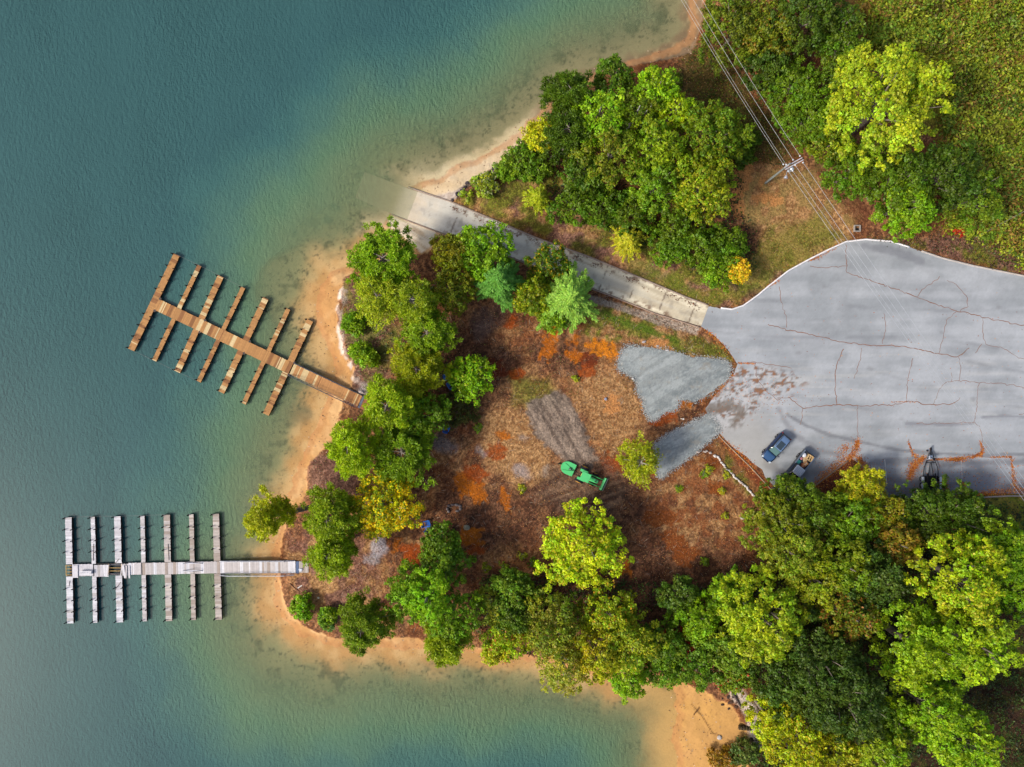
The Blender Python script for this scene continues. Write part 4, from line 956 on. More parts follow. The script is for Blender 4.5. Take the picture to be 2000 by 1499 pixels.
# boat trailer
tx, ty, _ = P(1813.5, 925, zl)
bt = empty("boat_trailer", (tx, ty, zl), -math.pi/2-.0+math.pi); bt.rotation_euler = (0, 0, math.pi/2)   # local +x points up the photo
tag(bt, "empty black boat trailer with light grey fenders, half hidden by the tree", "trailer")
TB = A(26, 30, 36)
m = MB()
for s in (-1, 1): m.tube([(3.05, s*.22, .55), (2.3, s*.42, .55), (.9, s*.95, .55), (.3, s*1.02, .55), (-3.2, s*1.02, .55)], .06, 6, TB)
for x in (1.6, -.35, -1.6, -3.1):
    hw = .95 if x < 1 else .74
    m.tube([(x, -hw, .52), (x, hw, .52)], .05, 6, TB)
for s in (-1, 1): m.tube([(1.6, s*.08, .55), (-.3, s*.36, .55)], .06, 6, TB)
m.build("frame", M_rubber, bt)
m = MB(); m.box((3.1, 0, .56), (.8, .16, .14), 0, TB); m.box((3.55, 0, .58), (.3, .2, .16), 0, TB); m.tube([(3.7, 0, .6), (3.78, 0, .6)], .09, 8, TB); m.build("coupler", M_metal, bt, bevel=.02)
m = MB(); m.tube([(3.25, .28, 0.15), (3.25, .28, 1.0)], .05, 8, TB); m.wheel((3.25, .28, .13), .13, .07, TB, 12); m.build("jack_stand", M_metal, bt)
m = MB(); m.box((2.35, 0, .58), (.5, .6, .06), 0, A(206, 216, 232), taper=.6); m.tube([(2.35, 0, .6), (2.2, 0, 1.25)], .06, 6, TB); m.box((2.2, 0, 1.3), (.3, .3, .16), 0, TB); m.build("winch_post", M_metal, bt, bevel=.02)
m = MB(); m.tube([(2.2, .15, 1.3), (2.15, .75, 1.2)], .03, 6, A(190, 196, 204)); m.box((2.15, .8, 1.2), (.1, .3, .12), .1, A(214, 200, 204)); m.build("winch_handle", M_metal, bt)
for s in (-1, 1):
    m = MB(); m.box((-1.6, s*.55, .68), (3.4, .16, .12), 0, A(30, 28, 30)); m.build("bunk", M_rubber, bt, bevel=.02)
    for xx in (-.75, -1.65):
        m = MB(); m.box((xx, s*1.25, .78), (.74, .3, .07), 0, A(196, 202, 210)); m.box((xx, s*1.39, .7), (.74, .03, .18), 0, A(180, 186, 196)); m.build("fender", M_paint, bt, bevel=.03)
wheels(bt, [(-.75, 1.22), (-.75, -1.22), (-1.65, 1.22), (-1.65, -1.22)], .34, .22)
m = MB(); m.box((-1.5, 0, .42), (2.4, 1.5, .06), 0, A(24, 26, 28)); m.build("shade_panel", M_rubber, bt)  # dark sheet standing in for the shade between the frame rails

# ================================================================= power pole and lines
gp = G(1495, 358); ZT = 11.0
pole = empty("power_pole", (gp.x, gp.y, gp.z)); tag(pole, "grey wooden power pole with double crossarm, lamp and transformer at the clearing's edge", "power pole")
m = MB(); m.tube([(0, 0, -.3), (0, 0, ZT-gp.z+.3)], [.17, .12], 12, A(150, 156, 150)); m.build("pole_shaft", M_bark, pole)
def loc_at(px, py, z): x, y, _ = P(px, py, z); return Vector((x-gp.x, y-gp.y, z-gp.z))
for (a, b) in (((1532,327.5),(1566.5,308.5)),((1534,331.5),(1569,312.5))):
    m = MB(); p = loc_at(*a, ZT); q = loc_at(*b, ZT); c_ = (p+q)/2; m.box(c_, ((q-p).length, .12, .14), math.atan2(q.y-p.y, q.x-p.x), A(206, 200, 204)); m.build("crossarm", M_wood, pole)
m = MB(); p = loc_at(1538, 323, ZT-1.2); q = loc_at(1556, 318, ZT-.1); m.tube([p, q], .04, 6, A(170, 170, 176)); m.build("brace", M_metal, pole)
ins = [((1530,321.5),(1539.5,335)),((1549,312.5),(1553,323)),((1562.5,305),(1568.5,318)),((1535.5,322),(1548,334))]
for i, (a, b) in enumerate(ins):
    for p_ in (a, b):
        m = MB(); p = loc_at(*p_, ZT+.05); 
        for k in range(3): m.tube([p+Vector((0, 0, .07*k-.06)), p+Vector((0, 0, .07*k-.02))], [.09, .05], 8, A(214, 224, 232))
        m.build("insulator", M_glass, pole)
m = MB(); p = loc_at(1544.5, 331.5, ZT-.9); m.tube([p+Vector((0, 0, -.45)), p+Vector((0, 0, .45))], .26, 16, A(206, 214, 222)); m.tube([p+Vector((0, 0, .45)), p+Vector((0, 0, .55))], [.26, .1], 16, A(226, 232, 238)); m.build("transformer", M_metal, pole)
m = MB(); p = loc_at(1537.5, 333, ZT-1.6); q = loc_at(1535.5, 343, ZT-1.4); m.tube([loc_at(1537, 327, ZT-1.7), p, q], .04, 6, A(200, 204, 208)); r_ = loc_at(1534.5, 349, ZT-1.45); la = m.build("lamp_arm", M_metal, pole)
m = MB(); m.tube([q, (q+r_)/2, r_], [.1, .24, .28], 10, A(236, 236, 244)); m.build("lamp_head", M_metal, pole)
WL = [("westernmost", (1530,321.5), (1334,0), (1539.5,335), (1976,940)), ("second", (1535.5,322), (1340,0), (1548,334), (1990,948)), ("third", (1549,312.5), (1358,0), (1553,323), (2000,949)), ("easternmost", (1562.5,305), (1375,0), (1568.5,318), (2000,931))]
for nm, a, n_, b, s_ in WL:
    for (p0, p1, way) in ((a, n_, "northwest over the water's edge"), (b, s_, "southeast over the parking lot")):
        p1 = (p1[0]+(p1[0]-p0[0])*.35, p1[1]+(p1[1]-p0[1])*.35)
        x0, y0, _ = P(*p0, ZT+.1); x1, y1, _ = P(*p1, ZT+.1); Q = []
        for k in range(25):
            t = k/24; Q.append((x0+(x1-x0)*t, y0+(y1-y0)*t, ZT+.1-1.1*4*t*(1-t)*.5))
        m = MB(); m.tube(Q, .021 if nm != "second" else .016, 5, A(220, 220, 214) if "north" in way else A(200, 204, 210))
        tag(m.build("power_line", M_metal), f"{nm} of the four wires running {way}", "power line", "overhead wires from the power pole")
m = MB(); Q = [G(1893, 469, 1.2), G(1940, 441, 2.2), G(1985, 415, 3.2), G(2060, 372, 5)]; m.tube(Q, .03, 5, A(196, 186, 170)); tag(m.build("guy_wire", M_metal), "single pale wire crossing the brambles at the right edge", "wire")
g_ = G(1673, 447); m = MB()
for dx, dy, lx, ly in ((0,-.4,.9,.12),(0,.4,.9,.12),(-.4,0,.12,.7),(.4,0,.12,.7)): m.box((dx, dy, .1), (lx, ly, .4), 0, A(176, 168, 160))
m.box((0, 0, -.02), (.7, .7, .05), 0, A(26, 24, 26)); tag(m.build("drain_inlet", M_concrete, None, g_), "small square concrete drain inlet in the grass north of the lot", "drain")

# ================================================================= chairs, rocks, logs
def chair(px, py, rz, label):
    g = G(px, py); c = empty("lawn_chair", g, rz); c.scale = (1.15, 1.15, 1.15); tag(c, label, "chair", "blue plastic lawn chairs")
    B = A(26, 110, 206, .75)
    m = MB()
    for k in range(5): m.box((.0+.12*k-.1, 0, .36+.015*k), (.1, .52, .025), 0, B)
    m.build("seat", M_plastic, c)
    m = MB()
    for k in range(6):
        y = -.27+.108*k; h = .72-.5*abs(y)**1.5
        m.box((-.38-h*.16, y, .36+h/2), (.03, .1, h), 0, B, ry=-.35)
    m.build("backrest", M_plastic, c)
    for s in (-1, 1):
        m = MB(); m.box((.0, s*.34, .58), (.72, .13, .025), 0, B); m.build("armrest", M_plastic, c)
        m = MB(); m.box((.38, s*.3, .28), (.09, .03, .58), 0, B); m.build("leg", M_plastic, c)
        m = MB(); m.box((-.3, s*.3, .2), (.09, .03, .42), 0, B); m.build("leg", M_plastic, c)
chair(834, 1022, math.radians(15), "blue slatted lawn chair in the open left of the small green tree"); chair(840, 1033, math.radians(40), "blue lawn chair tucked under the edge of the small green tree")
chair(873, 737, math.radians(200), "blue lawn chair peeking out left of the bright green maple"); chair(880, 752, math.radians(120), "blue lawn chair mostly under the bright green maple"); chair(873, 836, math.radians(70), "lone blue lawn chair at the edge of the grey dust patch")
def rock_mb(rx, ry, h, col, seed, n=9):
    r = random.Random(seed); m = MB(); ph = [r.uniform(.78, 1.18) for _ in range(n)]
    rings = []
    for zf, k in ((-.3, .9), (.15, 1.0), (.6, .86), (.92, .55), (1.0, .2)):
        rings.append([(rx*k*ph[i]*math.cos(2*math.pi*i/n)+r.uniform(-.04, .04)*rx, ry*k*ph[i]*math.sin(2*math.pi*i/n), h*zf+r.uniform(-.05, .05)*h) for i in range(n)])
    m.loft(rings, col); return m
def rock(name, px, py, rx, ry, h, col, rz, label, cat, group=None, seed=0):
    o = rock_mb(rx, ry, h, A(*col), seed).build(name, M_stone, None, G(px, py), rz); tag(o, label, cat, group); return o
_o = "first second third fourth fifth sixth seventh eighth ninth tenth eleventh twelfth thirteenth fourteenth fifteenth sixteenth seventeenth eighteenth nineteenth twentieth twenty-first twenty-second twenty-third twenty-fourth twenty-fifth twenty-sixth last".split()
def ORD(i, n): return _o[-1] if i == n-1 else _o[i]
sr = [(1363,883),(1376,883),(1380,882),(1387,885),(1396,891),(1402,893),(1405,897),(1409,904),(1413,908),(1416,913),(1421,918),(1425,921),(1428,924),(1432,929),(1435,933),(1439,936),(1443,939),(1447,943),(1451,946),(1455,949),(1459,953),(1462,957),(1465,961),(1469,966),(1473,969),(1476,971),(1479,976)]
for i, (x, y) in enumerate(sr):
    nx_ = sr[min(i+1, len(sr)-1)]; pv = sr[max(i-1, 0)]; a = math.atan2(-(nx_[1]-pv[1]), nx_[0]-pv[0])
    rock("white_stone", x+random.uniform(-.5, .5), y+random.uniform(-.5, .5), random.uniform(.2, .34), random.uniform(.13, .2), .25, random.choice([(226,216,206),(206,192,180),(236,228,220)]), a+random.uniform(-.5, .5), f"{ORD(i, len(sr))} stone from the upper left end of the white row below the parked cars", "stone", "row of white stones below the parked cars", 60+i)
for i, (x, y, rx, ry, h, c_, lb) in enumerate([(912,1031,.55,.38,.4,(176,164,136),"pale lumpy rock just above the big orange clay patch"),(1183,780,.24,.22,.3,(170,176,200),"small bluish rock between the graded pad and the gravel"),
      (1258,668,.35,.18,.2,(196,186,186),"grey-white rock at the top edge of the gravel pad"),(1284,676,.26,.12,.15,(206,196,190),"thin pale rock right of another at the gravel pad's top edge"),(1303,685,.28,.12,.15,(232,226,222),"white rock where the gravel pad meets the grass"),
      (1236,740,.22,.16,.25,(226,226,220),"white rock at the left notch of the gravel pad"),(1449,1012,.32,.2,.5,(196,190,176),"pale rock at the left foot of the oak thicket"),(622,1168,.2,.14,.2,(238,228,200),"small cream rock on the point below the grey dock"),
      (1405,1441,.42,.36,.35,(206,200,196),"round whitish boulder on the sandy cove floor"),(1318,1328,.3,.2,.3,(232,228,226),"white rock at the water's edge below the trees"),(706,766,.5,.3,.3,(206,190,184),"pale pinkish rock above the brown dock's gangway"),(703,778,.35,.25,.3,(160,160,170),"grey rock beside the top of the brown dock's gangway")]):
    rock("rock", x, y, rx, ry, h, c_, random.uniform(-.6, .6), lb, "rock", None, 100+i)
# fire ring of weathered blocks
fr_ = empty("fire_pit", G(887, 993)); tag(fr_, "rectangular fire pit of weathered grey blocks in the leaf litter", "fire pit")
for i, (x, y, lx, ly) in enumerate([(-.75,.35,.5,.35),(-.25,.5,.6,.3),(.35,.48,.6,.3),(.85,.3,.45,.4),(.9,-.1,.35,.4),(-.95,-.1,.3,.45),(.45,-.4,.5,.3),(-.8,-.45,.35,.3)]):
    rock_mb(lx/2+.06, ly/2+.04, .3, A(*random.choice([(128,112,108),(150,136,130),(108,96,96)])), 130+i, 7).build("block", M_stone, fr_, (x, y, 0), random.uniform(-.15, .15))
cove_ = sorted([(random.uniform(1408,1445), random.uniform(1358,1385)) for _ in range(9)]+[(random.uniform(1445,1470), random.uniform(1440,1468)) for _ in range(5)], key=lambda p: p[1])
for i in range(34):                                    # dark stones on the north bank and in the cove
    if i < 20: t = i/19; x = 884+105*t+random.uniform(-5, 5); y = 388-62*t-10*math.sin(t*3)+random.uniform(-5, 5); lb, gr, c_ = f"{ORD(i, 20)} dark stone from the ramp along the bank below the grove", "dark stones on the north bank", random.choice([(60,54,60),(84,74,78),(48,44,50)])
    else: x, y = cove_[i-20]; lb, gr, c_ = f"{ORD(i-20, 14)} brown stone counted down the sandy cove's right bank", "dark stones in the sandy cove", random.choice([(92,66,52),(70,54,48)])
    rock("dark_stone", x, y, random.uniform(.15, .42), random.uniform(.12, .3), .2, c_, random.uniform(0, 3), lb, "stone", gr, 160+i)
def log(name, pts, r, col, label, cat, branches=()):
    m = MB(); Q = [G(*p, r*.8) for p in pts]; m.tube(Q, [r*(1-.6*i/(len(Q)-1)) for i in range(len(Q))], 8, A(*col))
    for b in branches: m.tube([G(*b[0], r), G(*b[1], r*1.5+.1)], [r*.4, r*.15], 5, A(*col))
    tag(m.build(name, M_bark), label, cat)
log("fallen_log", [(1430,1112),(1450,1130),(1472,1148),(1494,1164)], .16, (150,132,124), "long grey fallen trunk on dark litter beside the bright maple", "log", [((1472,1148),(1492,1146)),((1450,1130),(1452,1118))])
log("fallen_branch", [(1568,1184),(1586,1196),(1604,1212),(1618,1216)], .08, (140,112,96), "bare brown fallen branch in the dark gap of the forest", "branch", [((1586,1196),(1588,1182)),((1604,1212),(1600,1202))])
log("drift_log", [(1430,1352),(1438,1366),(1446,1380)], .22, (96,84,82), "dark driftwood log on the pale bank of the cove", "log")
log("fallen_branch", [(1355,1396),(1361,1389),(1367,1382)], .06, (112,80,52), "thin forked stick lying on the cove sand", "branch", [((1361,1389),(1368,1385))])
log("fallen_branch", [(566,1140),(577,1150),(586,1156)], .07, (140,96,74), "brown brush stick left of the white plank on the point", "branch", [((577,1150),(574,1160)),((577,1150),(590,1148))])
m = MB(); m.box((0, 0, .12), (.75, .14, .06), 0, A(240, 232, 224)); tag(m.build("plank", M_wood, None, G(586, 1146), .6), "short white plank dropped on the grassy point", "plank")
m = MB(); m.tube([(0, 0, 0), (0, 0, 1.3)], .08, 8, A(230, 214, 196)); m.box((0, 0, 1.3), (.22, .22, .12), .3, A(236, 226, 214)); tag(m.build("marker_post", M_wood, None, G(1330, 818)), "short white marker post between the two gravel areas", "post")
m = MB(); m.tube([(0, 0, 0), (0, 0, .7)], .18, 9, A(200, 196, 200)); tag(m.build("tree_stump", M_bark, None, G(1434, 1138)), "whitish stump left of the bright maple in the lower clearing", "stump")
m = MB()
for k in range(9): m.wheel((-.8+.2*k, 0, .32), .34, .12, A(110, 96, 70) if k % 2 else A(58, 50, 40), 16, ax='x')
tag(m.build("drain_pipe", M_plastic, None, G(1453, 1420), -.1), "dark ridged pipe end resting on the sand of the cove", "pipe")
# ================================================================= trees
def unit(v): return v/(np.linalg.norm(v, axis=1, keepdims=True)+1e-9)
def leaf_quads(c, n, L_, W_, cols, axisdir=None, rs=None):
    """kite shaped leaves: centres c, normals n, half length L_, half width W_"""
    N_ = len(c); n = unit(n)
    r = rs.normal(size=(N_, 3)) if axisdir is None else axisdir
    t = unit(r-n*(r*n).sum(1, keepdims=True)); b = np.cross(n, t)
    L_ = L_[:, None]; W_ = W_[:, None]
    V = np.stack([c-t*L_, c+b*W_-t*L_*.1+n*W_*.25, c+t*L_, c-b*W_-t*L_*.1+n*W_*.25], 1).reshape(-1, 3)
    F = np.arange(N_*4).reshape(-1, 4); C = np.repeat(cols, 4, axis=0)
    return V, F, C
def leafcol(base, N_, rs, clump, yel=None, yf=0.0):
    """leaf colours: each leaf a little lighter or darker, each clump its own tone"""
    v = rs.uniform(.72, 1.3, (N_, 1))*clump[:, None]
    c = np.tile(base, (N_, 1))*v
    c[:, 0] *= rs.uniform(.85, 1.2, N_)
    if yel is not None and yf > 0:
        m = rs.random(N_) < yf; c[m] = yel*rs.uniform(.75, 1.25, (m.sum(), 1))
    return c
def tube_np(pts, rad, n=6):
    pts = np.array(pts, float); rad = np.array(rad, float); d = np.gradient(pts, axis=0); d = unit(d)
    up = np.where(np.abs(d[:, 2:3]) < .9, np.array([[0, 0, 1.]]), np.array([[1., 0, 0]])); u = unit(np.cross(d, up)); w = np.cross(d, u)
    a = np.linspace(0, 2*np.pi, n, endpoint=False)
    V = (pts[:, None]+(u[:, None]*np.cos(a)[None, :, None]+w[:, None]*np.sin(a)[None, :, None])*rad[:, None, None]).reshape(-1, 3)
    m = len(pts); i = np.arange(m-1)[:, None]*n; k = np.arange(n)[None]; k2 = (k+1) % n
    F = np.stack([i+k, i+k2, i+n+k2, i+n+k], -1).reshape(-1, 4)
    return V, F
def joinVF(L_):
    V = []; F = []; C = []; b = 0
    for v, f, c in L_:
        V.append(v); F.append(f+b); C.append(c); b += len(v)
    return np.concatenate(V), np.concatenate(F), np.concatenate(C)
BARKC = A(150, 138, 126); BARKG = A(176, 170, 164)
nleaf = 0
def tree(name, px, py, r, h, kind, col, label, cat="tree", group=None, yel=None, yf=.0, asp=1.0, rot=0.0, dens=1.0, leaf=1.0, lean=None, bark=None, seed=None, cat_r=None):
    """px,py,r: how the crown shows in the photograph (px); h: real height above its ground (m)"""
    global nleaf
    rs = np.random.default_rng(int(px*7+py*13) if seed is None else seed)
    zg = 2.2; zc = zg+h*.68; x, y, _ = P(px, py, zc); zg = float(gz(x, y)[0])
    if zg < 0: zg = -.3
    if lean: bx, by, zg_ = G(*lean); zg = zg_; 
    else: bx, by = x, y
    R = r*S*(1-zc/CAMH)*{'pine': 1.13, 'spray': 1.25}.get(kind, .975)
    zc_ = h*.62; Hz = min(h*.34, R*1.0)
    if kind == 'shrub': zc_ = h*.45; Hz = h*.5
    cy, sy = math.cos(rot), math.sin(rot)
    ox, oy = x-bx, y-by                                      # crown offset from trunk base
    ylw = col[0] >= col[1]*.84; blu = col[2] > col[1]*.472; col = A(*col, k=.96 if kind in ('pine', 'spray') else .92)*np.array([1.05 if ylw else 1.35, 1.0, .6 if blu else .34]); col[0] = max(col[0], col[1]*(.38 if blu else .54)); yel = A(*yel, k=.72)*np.array([1.05, 1.0, .6]) if yel is not None else None
    P_ = []; lobes = []
    def outl(th): return 1+.20*(vn(np.array([th*1.3+10.0]), np.array([seed or px*.37]), 5)[0]*2-1)+.10*math.sin(3*th+px)
    limbs = []
    if kind in ('broad', 'shrub', 'dome'):
        nl = int((12 if kind == 'shrub' else 16)+R*R*1.05) if R > 1 else 3
        ga = 2.39996
        for i in range(nl):
            u = (i+.5)/nl; rr = math.sqrt(u)*.83; th = i*ga+rs.uniform(-.3, .3)
            rad = R*rr*outl(th); lx = rad*math.cos(th); ly = rad*math.sin(th)*asp
            lz = zc_+Hz*(math.sqrt(max(0, 1-rr*rr*.95))*rs.uniform(.35, 1.2)-.25)
            lr = (R**.55)*rs.uniform(.27, .50)*(1.0 if kind != 'dome' else .85)
            if R <= 1: lr = rs.uniform(.12, .26)
            lobes.append((lx*cy-ly*sy, lx*sy+ly*cy, lz, lr, rs.uniform(.82, 1.18)))
        for i in range(int(nl*1.3)):           # loose sprigs that break the outline
            th = rs.uniform(0, 6.283); rad = R*rs.uniform(.82, 1.14)*outl(th); lx = rad*math.cos(th); ly = rad*math.sin(th)*asp
            lobes.append((lx*cy-ly*sy, lx*sy+ly*cy, zc_-Hz*rs.uniform(-.25, .5), rs.uniform(.2, .42), rs.uniform(.8, 1.25)))
        nlow = nl//3
        for i in range(nlow):
            th = i*2*math.pi/nlow+rs.uniform(-.3, .3); rad = R*rs.uniform(.55, .88)*outl(th); lx = rad*math.cos(th); ly = rad*math.sin(th)*asp
            lobes.append((lx*cy-ly*sy, lx*sy+ly*cy, zc_-Hz*rs.uniform(.3, .75), (R**.55)*rs.uniform(.3, .5), rs.uniform(.8, 1.05)))
        lsz = .15*leaf
        for (lx, ly, lz, lr, tone) in lobes:
            ncl = max(4, int(4.4*dens**.5*lr*lr/(.42*.42*leaf*leaf)*.62))
            d = rs.normal(size=(ncl, 3)); d[:, 2] = np.abs(d[:, 2])*1.1-.3; d = unit(d)
            cc_ = d*lr*rs.uniform(.55, 1.18, (ncl, 1))*np.array([1.08, 1.08, .85])+np.array([lx, ly, lz])
            cr_ = rs.uniform(.24, .5, ncl)*leaf; per = int(17*dens**.5); N_ = ncl*per
            dd = rs.normal(size=(N_, 3)); dd[:, 2] = np.abs(dd[:, 2])*.9-.15; dd = unit(dd)
            c = np.repeat(cc_, per, 0)+dd*(np.repeat(cr_, per)*rs.uniform(.35, 1.15, N_))[:, None]*np.array([1, 1, .7])
            n = dd*.55+np.repeat(d, per, 0)*.35+np.array([0, 0, .32])+rs.normal(size=(N_, 3))*.5
            s = lsz*rs.uniform(.6, 1.4, N_); tn = np.repeat(tone*rs.uniform(.72, 1.22, ncl), per)
            P_.append(leaf_quads(c, n, s, s*.68, leafcol(col*np.array([rs.uniform(.82, 1.18), 1, 1]), N_, rs, tn, yel, yf*rs.uniform(.3, 1.7)), rs=rs))
        big = sorted(lobes, key=lambda q: -q[2])[:max(6, nl//3)]
        for (lx, ly, lz, lr, tone) in big:
            p0 = np.array([ox*.6, oy*.6, h*.38 if kind != 'shrub' else .1]); p1 = np.array([ox+lx, oy+ly, lz+lr*(1.0 if rs.random() < (.6 if bark is not None else .3) else .3)]); md = (p0+p1)/2+np.array([rs.normal()*.2, rs.normal()*.2, .25])
            limbs.append(([p0, md, p1], [.028*R+.03, .018*R+.02, .02]))
    elif kind == 'pine':
        nb = int(20+R*5)
        for i in range(nb):
            u = (i+.5)/nb; zz = h*(.5+.48*u); L_ = R*(1.08-.62*u**1.6)*rs.uniform(.75, 1.12); th = i*2.39996+rs.uniform(-.25, .25)
            L_ *= outl(th); dv = np.array([math.cos(th), math.sin(th)*asp, 0]); dv = np.array([dv[0]*cy-dv[1]*sy, dv[0]*sy+dv[1]*cy, 0])
            p0 = np.array([ox*(.3+.7*u), oy*(.3+.7*u), zz-L_*.12]); tip = np.array([ox, oy, zz+L_*.10])+dv*L_
            limbs.append(([p0, (p0+tip)/2+np.array([0, 0, .15]), tip], [.05+.008*R, .035, .012]))
            nt_ = int(4+L_*2.05)
            tone = rs.uniform(.82, 1.18)
            for j in range(nt_):
                f = rs.uniform(.35, 1.03); side = rs.normal()*.26*L_*(1.1-f*.6); pc = p0+(tip-p0)*f+np.array([-dv[1], dv[0], 0])*side+np.array([0, 0, rs.uniform(-.05, .3)])
                N_ = int(30*dens); d = rs.normal(size=(N_, 3)); d[:, 2] = np.abs(d[:, 2])*.8; d = unit(d); q = rs.uniform(.42, .62)
                c = pc-np.array([ox, oy, 0])*0+d*q*rs.uniform(.35, 1.0, (N_, 1)); 
                n = np.cross(d, rs.normal(size=(N_, 3)))+np.array([0, 0, .7])
                s = rs.uniform(.13, .24, N_)*leaf
                P_.append(leaf_quads(c-np.array([ox, oy, 0]), n, s, s*.36, leafcol(col, N_, rs, np.full(N_, tone*rs.uniform(.88, 1.12)), yel, yf), axisdir=d+rs.normal(size=(N_, 3))*.3, rs=rs))
    elif kind == 'spray':
        nb = int(90+R*12)
        for i in range(nb):
            u = (i+.5)/nb; zz = h*(.25+.74*u); L_ = R*(1.12-.98*u**1.15)*rs.uniform(.55, 1.15); th = i*2.39996+rs.uniform(-.5, .5)
            dv = np.array([math.cos(th), math.sin(th)*asp, 0]); dv = np.array([dv[0]*cy-dv[1]*sy, dv[0]*sy+dv[1]*cy, 0])
            N_ = int((16+L_*40)*dens); f = rs.uniform(.12, 1.0, N_)**.8; side = rs.normal(size=N_)*.24*(1.15-f)*L_**.5*1.2
            arc = .35*L_*f-.45*L_*f*f
            c = np.array([0, 0, zz])+dv*(L_*f)[:, None]+np.array([-dv[1], dv[0], 0])*side[:, None]; c[:, 2] += arc+rs.normal(size=N_)*.05
            n = np.array([0, 0, 1.])+rs.normal(size=(N_, 3))*.38
            s = rs.uniform(.13, .25, N_)*leaf; ad = dv+np.array([-dv[1], dv[0], 0])*(side[:, None]*1.6)+rs.normal(size=(N_, 3))*.15
            P_.append(leaf_quads(c, n, s, s*.34, leafcol(col, N_, rs, np.full(N_, rs.uniform(.85, 1.15)), yel, yf), axisdir=ad, rs=rs))
            if i % 3 == 0: limbs.append(([np.array([ox, oy, zz]), np.array([ox, oy, zz])+dv*L_*.7+np.array([0, 0, .05])], [.03, .01]))
    V, F, C = joinVF(P_); V[:, 0] += ox; V[:, 1] += oy
    # keep the crown out of the ground
    V[:, 2] = np.maximum(V[:, 2], .08)
    nleaf += len(F)
    root = empty(name, (bx, by, zg)); tag(root, label, cat, group)
    link("crown" if kind != 'shrub' else "foliage", np_mesh("crown", V, F, C), M_leaf, root)
    tl = []
    bc = A(*bark) if bark is not None else BARKC
    r0 = max(.05, .03*h*(.7+R*.08))
    if kind != 'shrub':
        tp = [np.array([0, 0, -.3]), np.array([ox*.25+rs.normal()*.1, oy*.25+rs.normal()*.1, h*.3]), np.array([ox*.65, oy*.65, h*.55]), np.array([ox, oy, h*.86])]
        v, f = tube_np(tp, [r0*1.2, r0, r0*.7, r0*.15], 8); tl.append((v, f, np.tile(bc, (len(v), 1))))
    for pts, rad in limbs:
        v, f = tube_np(pts, rad, 5); tl.append((v, f, np.tile(bc*rs.uniform(.8, 1.3), (len(v), 1))))
    v, f, c = joinVF(tl); link("trunk" if kind != 'shrub' else "stems", np_mesh("trunk", v, f, c), M_bark, root)
    return root
BR=(132,184,44); MG=(92,146,34); DG=(58,108,32); OL=(104,122,36); YG=(160,186,44); YL=(206,200,40); PG=(112,142,38); BG=(96,160,82); PB=(146,186,104); DB=(54,92,46); VY=(216,208,60)
GRV="trees in the grove north of the ramp"; SHO="trees along the west shore"; SOU="trees along the south shore"; FOR="trees of the south-east forest"; TOP="trees at the top right"
T=tree
# grove north of the ramp
T("yellow_green_tree",1055,256,28,7,'broad',(186,196,44),"bright yellow-green small tree at the water side tip of the grove",group=GRV,leaf=.9)
T("dark_pine",1112,188,46,12,'pine',(66,112,30),"dark green pine at the upper left corner of the grove, above the water",group=GRV,dens=1.5)
T("dark_pine",1108,262,44,11,'pine',(60,106,30),"dark green pine just right of the yellow-green tip tree",group=GRV,dens=1.5)
T("oak_tree",1170,222,52,14,'broad',(128,190,44),"tall bright green tree with the largest light crown in the grove's left half",group=GRV)
T("oak_tree",1203,145,40,11,'broad',(84,128,40),"dull green tree at the very top of the grove, touching the beach",group=GRV)
T("oak_tree",1285,172,40,13,'broad',(124,184,36),"rounded bright green tree at the grove's upper right corner",group=GRV)
T("maple_tree",1322,213,38,11,'broad',(140,190,34),"loose light green tree on the grove's right edge below the rounded one",group=GRV,dens=.8)
T("oak_tree",1245,218,42,12,'broad',(98,134,40),"olive tree in the upper middle of the grove with a pale dead limb",group=GRV,dens=.65,bark=(200,196,190))
T("oak_tree",1192,295,56,13,'broad',(104,140,42),"olive green tree in the very middle of the grove",group=GRV,yel=(150,140,50),yf=.1)
T("oak_tree",1278,285,54,13,'broad',(118,166,40),"mid green tree right of the olive one in the grove's middle",group=GRV)
T("oak_tree",1390,268,68,11,'broad',(92,136,32),"broad mid green tree on the grove's right side facing the power lines",group=GRV,leaf=.9,yel=(150,150,36),yf=.12)
T("hickory_tree",1368,362,62,11,'broad',(128,152,34),"broad olive-yellow tree at the grove's lower right",group=GRV,yel=(190,186,50),yf=.15)
T("oak_tree",1282,362,44,11,'broad',(96,150,40),"mid green tree between the olive-yellow tree and the dark thicket",group=GRV)
T("oak_tree",1140,335,40,9,'broad',(72,118,34),"dark green tree at the grove's left edge above the brown verge",group=GRV)
T("thicket_shrub",1122,398,40,5,'shrub',(70,132,34),"dark green thicket at the grove's lower left beside the pale sapling","shrub",GRV)
T("thicket_shrub",1175,400,38,5,'shrub',(66,128,34),"dark green thicket second along the grove's lower edge","shrub",GRV)
T("thicket_shrub",1232,412,42,5,'shrub',(62,122,32),"dark green thicket above the spiky yellow sapling","shrub",GRV)
T("thicket_shrub",1318,452,46,5,'shrub',(66,130,34),"dark green thicket right of the spiky yellow sapling","shrub",GRV)
T("thicket_shrub",1310,490,28,4,'shrub',(84,138,36),"light green bush at the grove edge nearest the ramp","shrub",GRV)
T("thicket_shrub",1375,480,40,5,'shrub',(64,126,32),"dark green thicket in the grove's southern tip","shrub",GRV)
T("thicket_shrub",1420,475,38,5,'shrub',(70,134,34),"dark green thicket on the grove's edge facing the lot","shrub",GRV)
T("thicket_shrub",1412,520,38,5,'shrub',(82,150,36),"bright green thicket wrapping the small orange sapling","shrub",GRV)
T("orange_sapling",1441,528,19,5.5,'broad',(216,196,60),"small yellow-orange sapling at the grove's tip nearest the lot","sapling",yel=(226,176,64),yf=.2,leaf=.8)
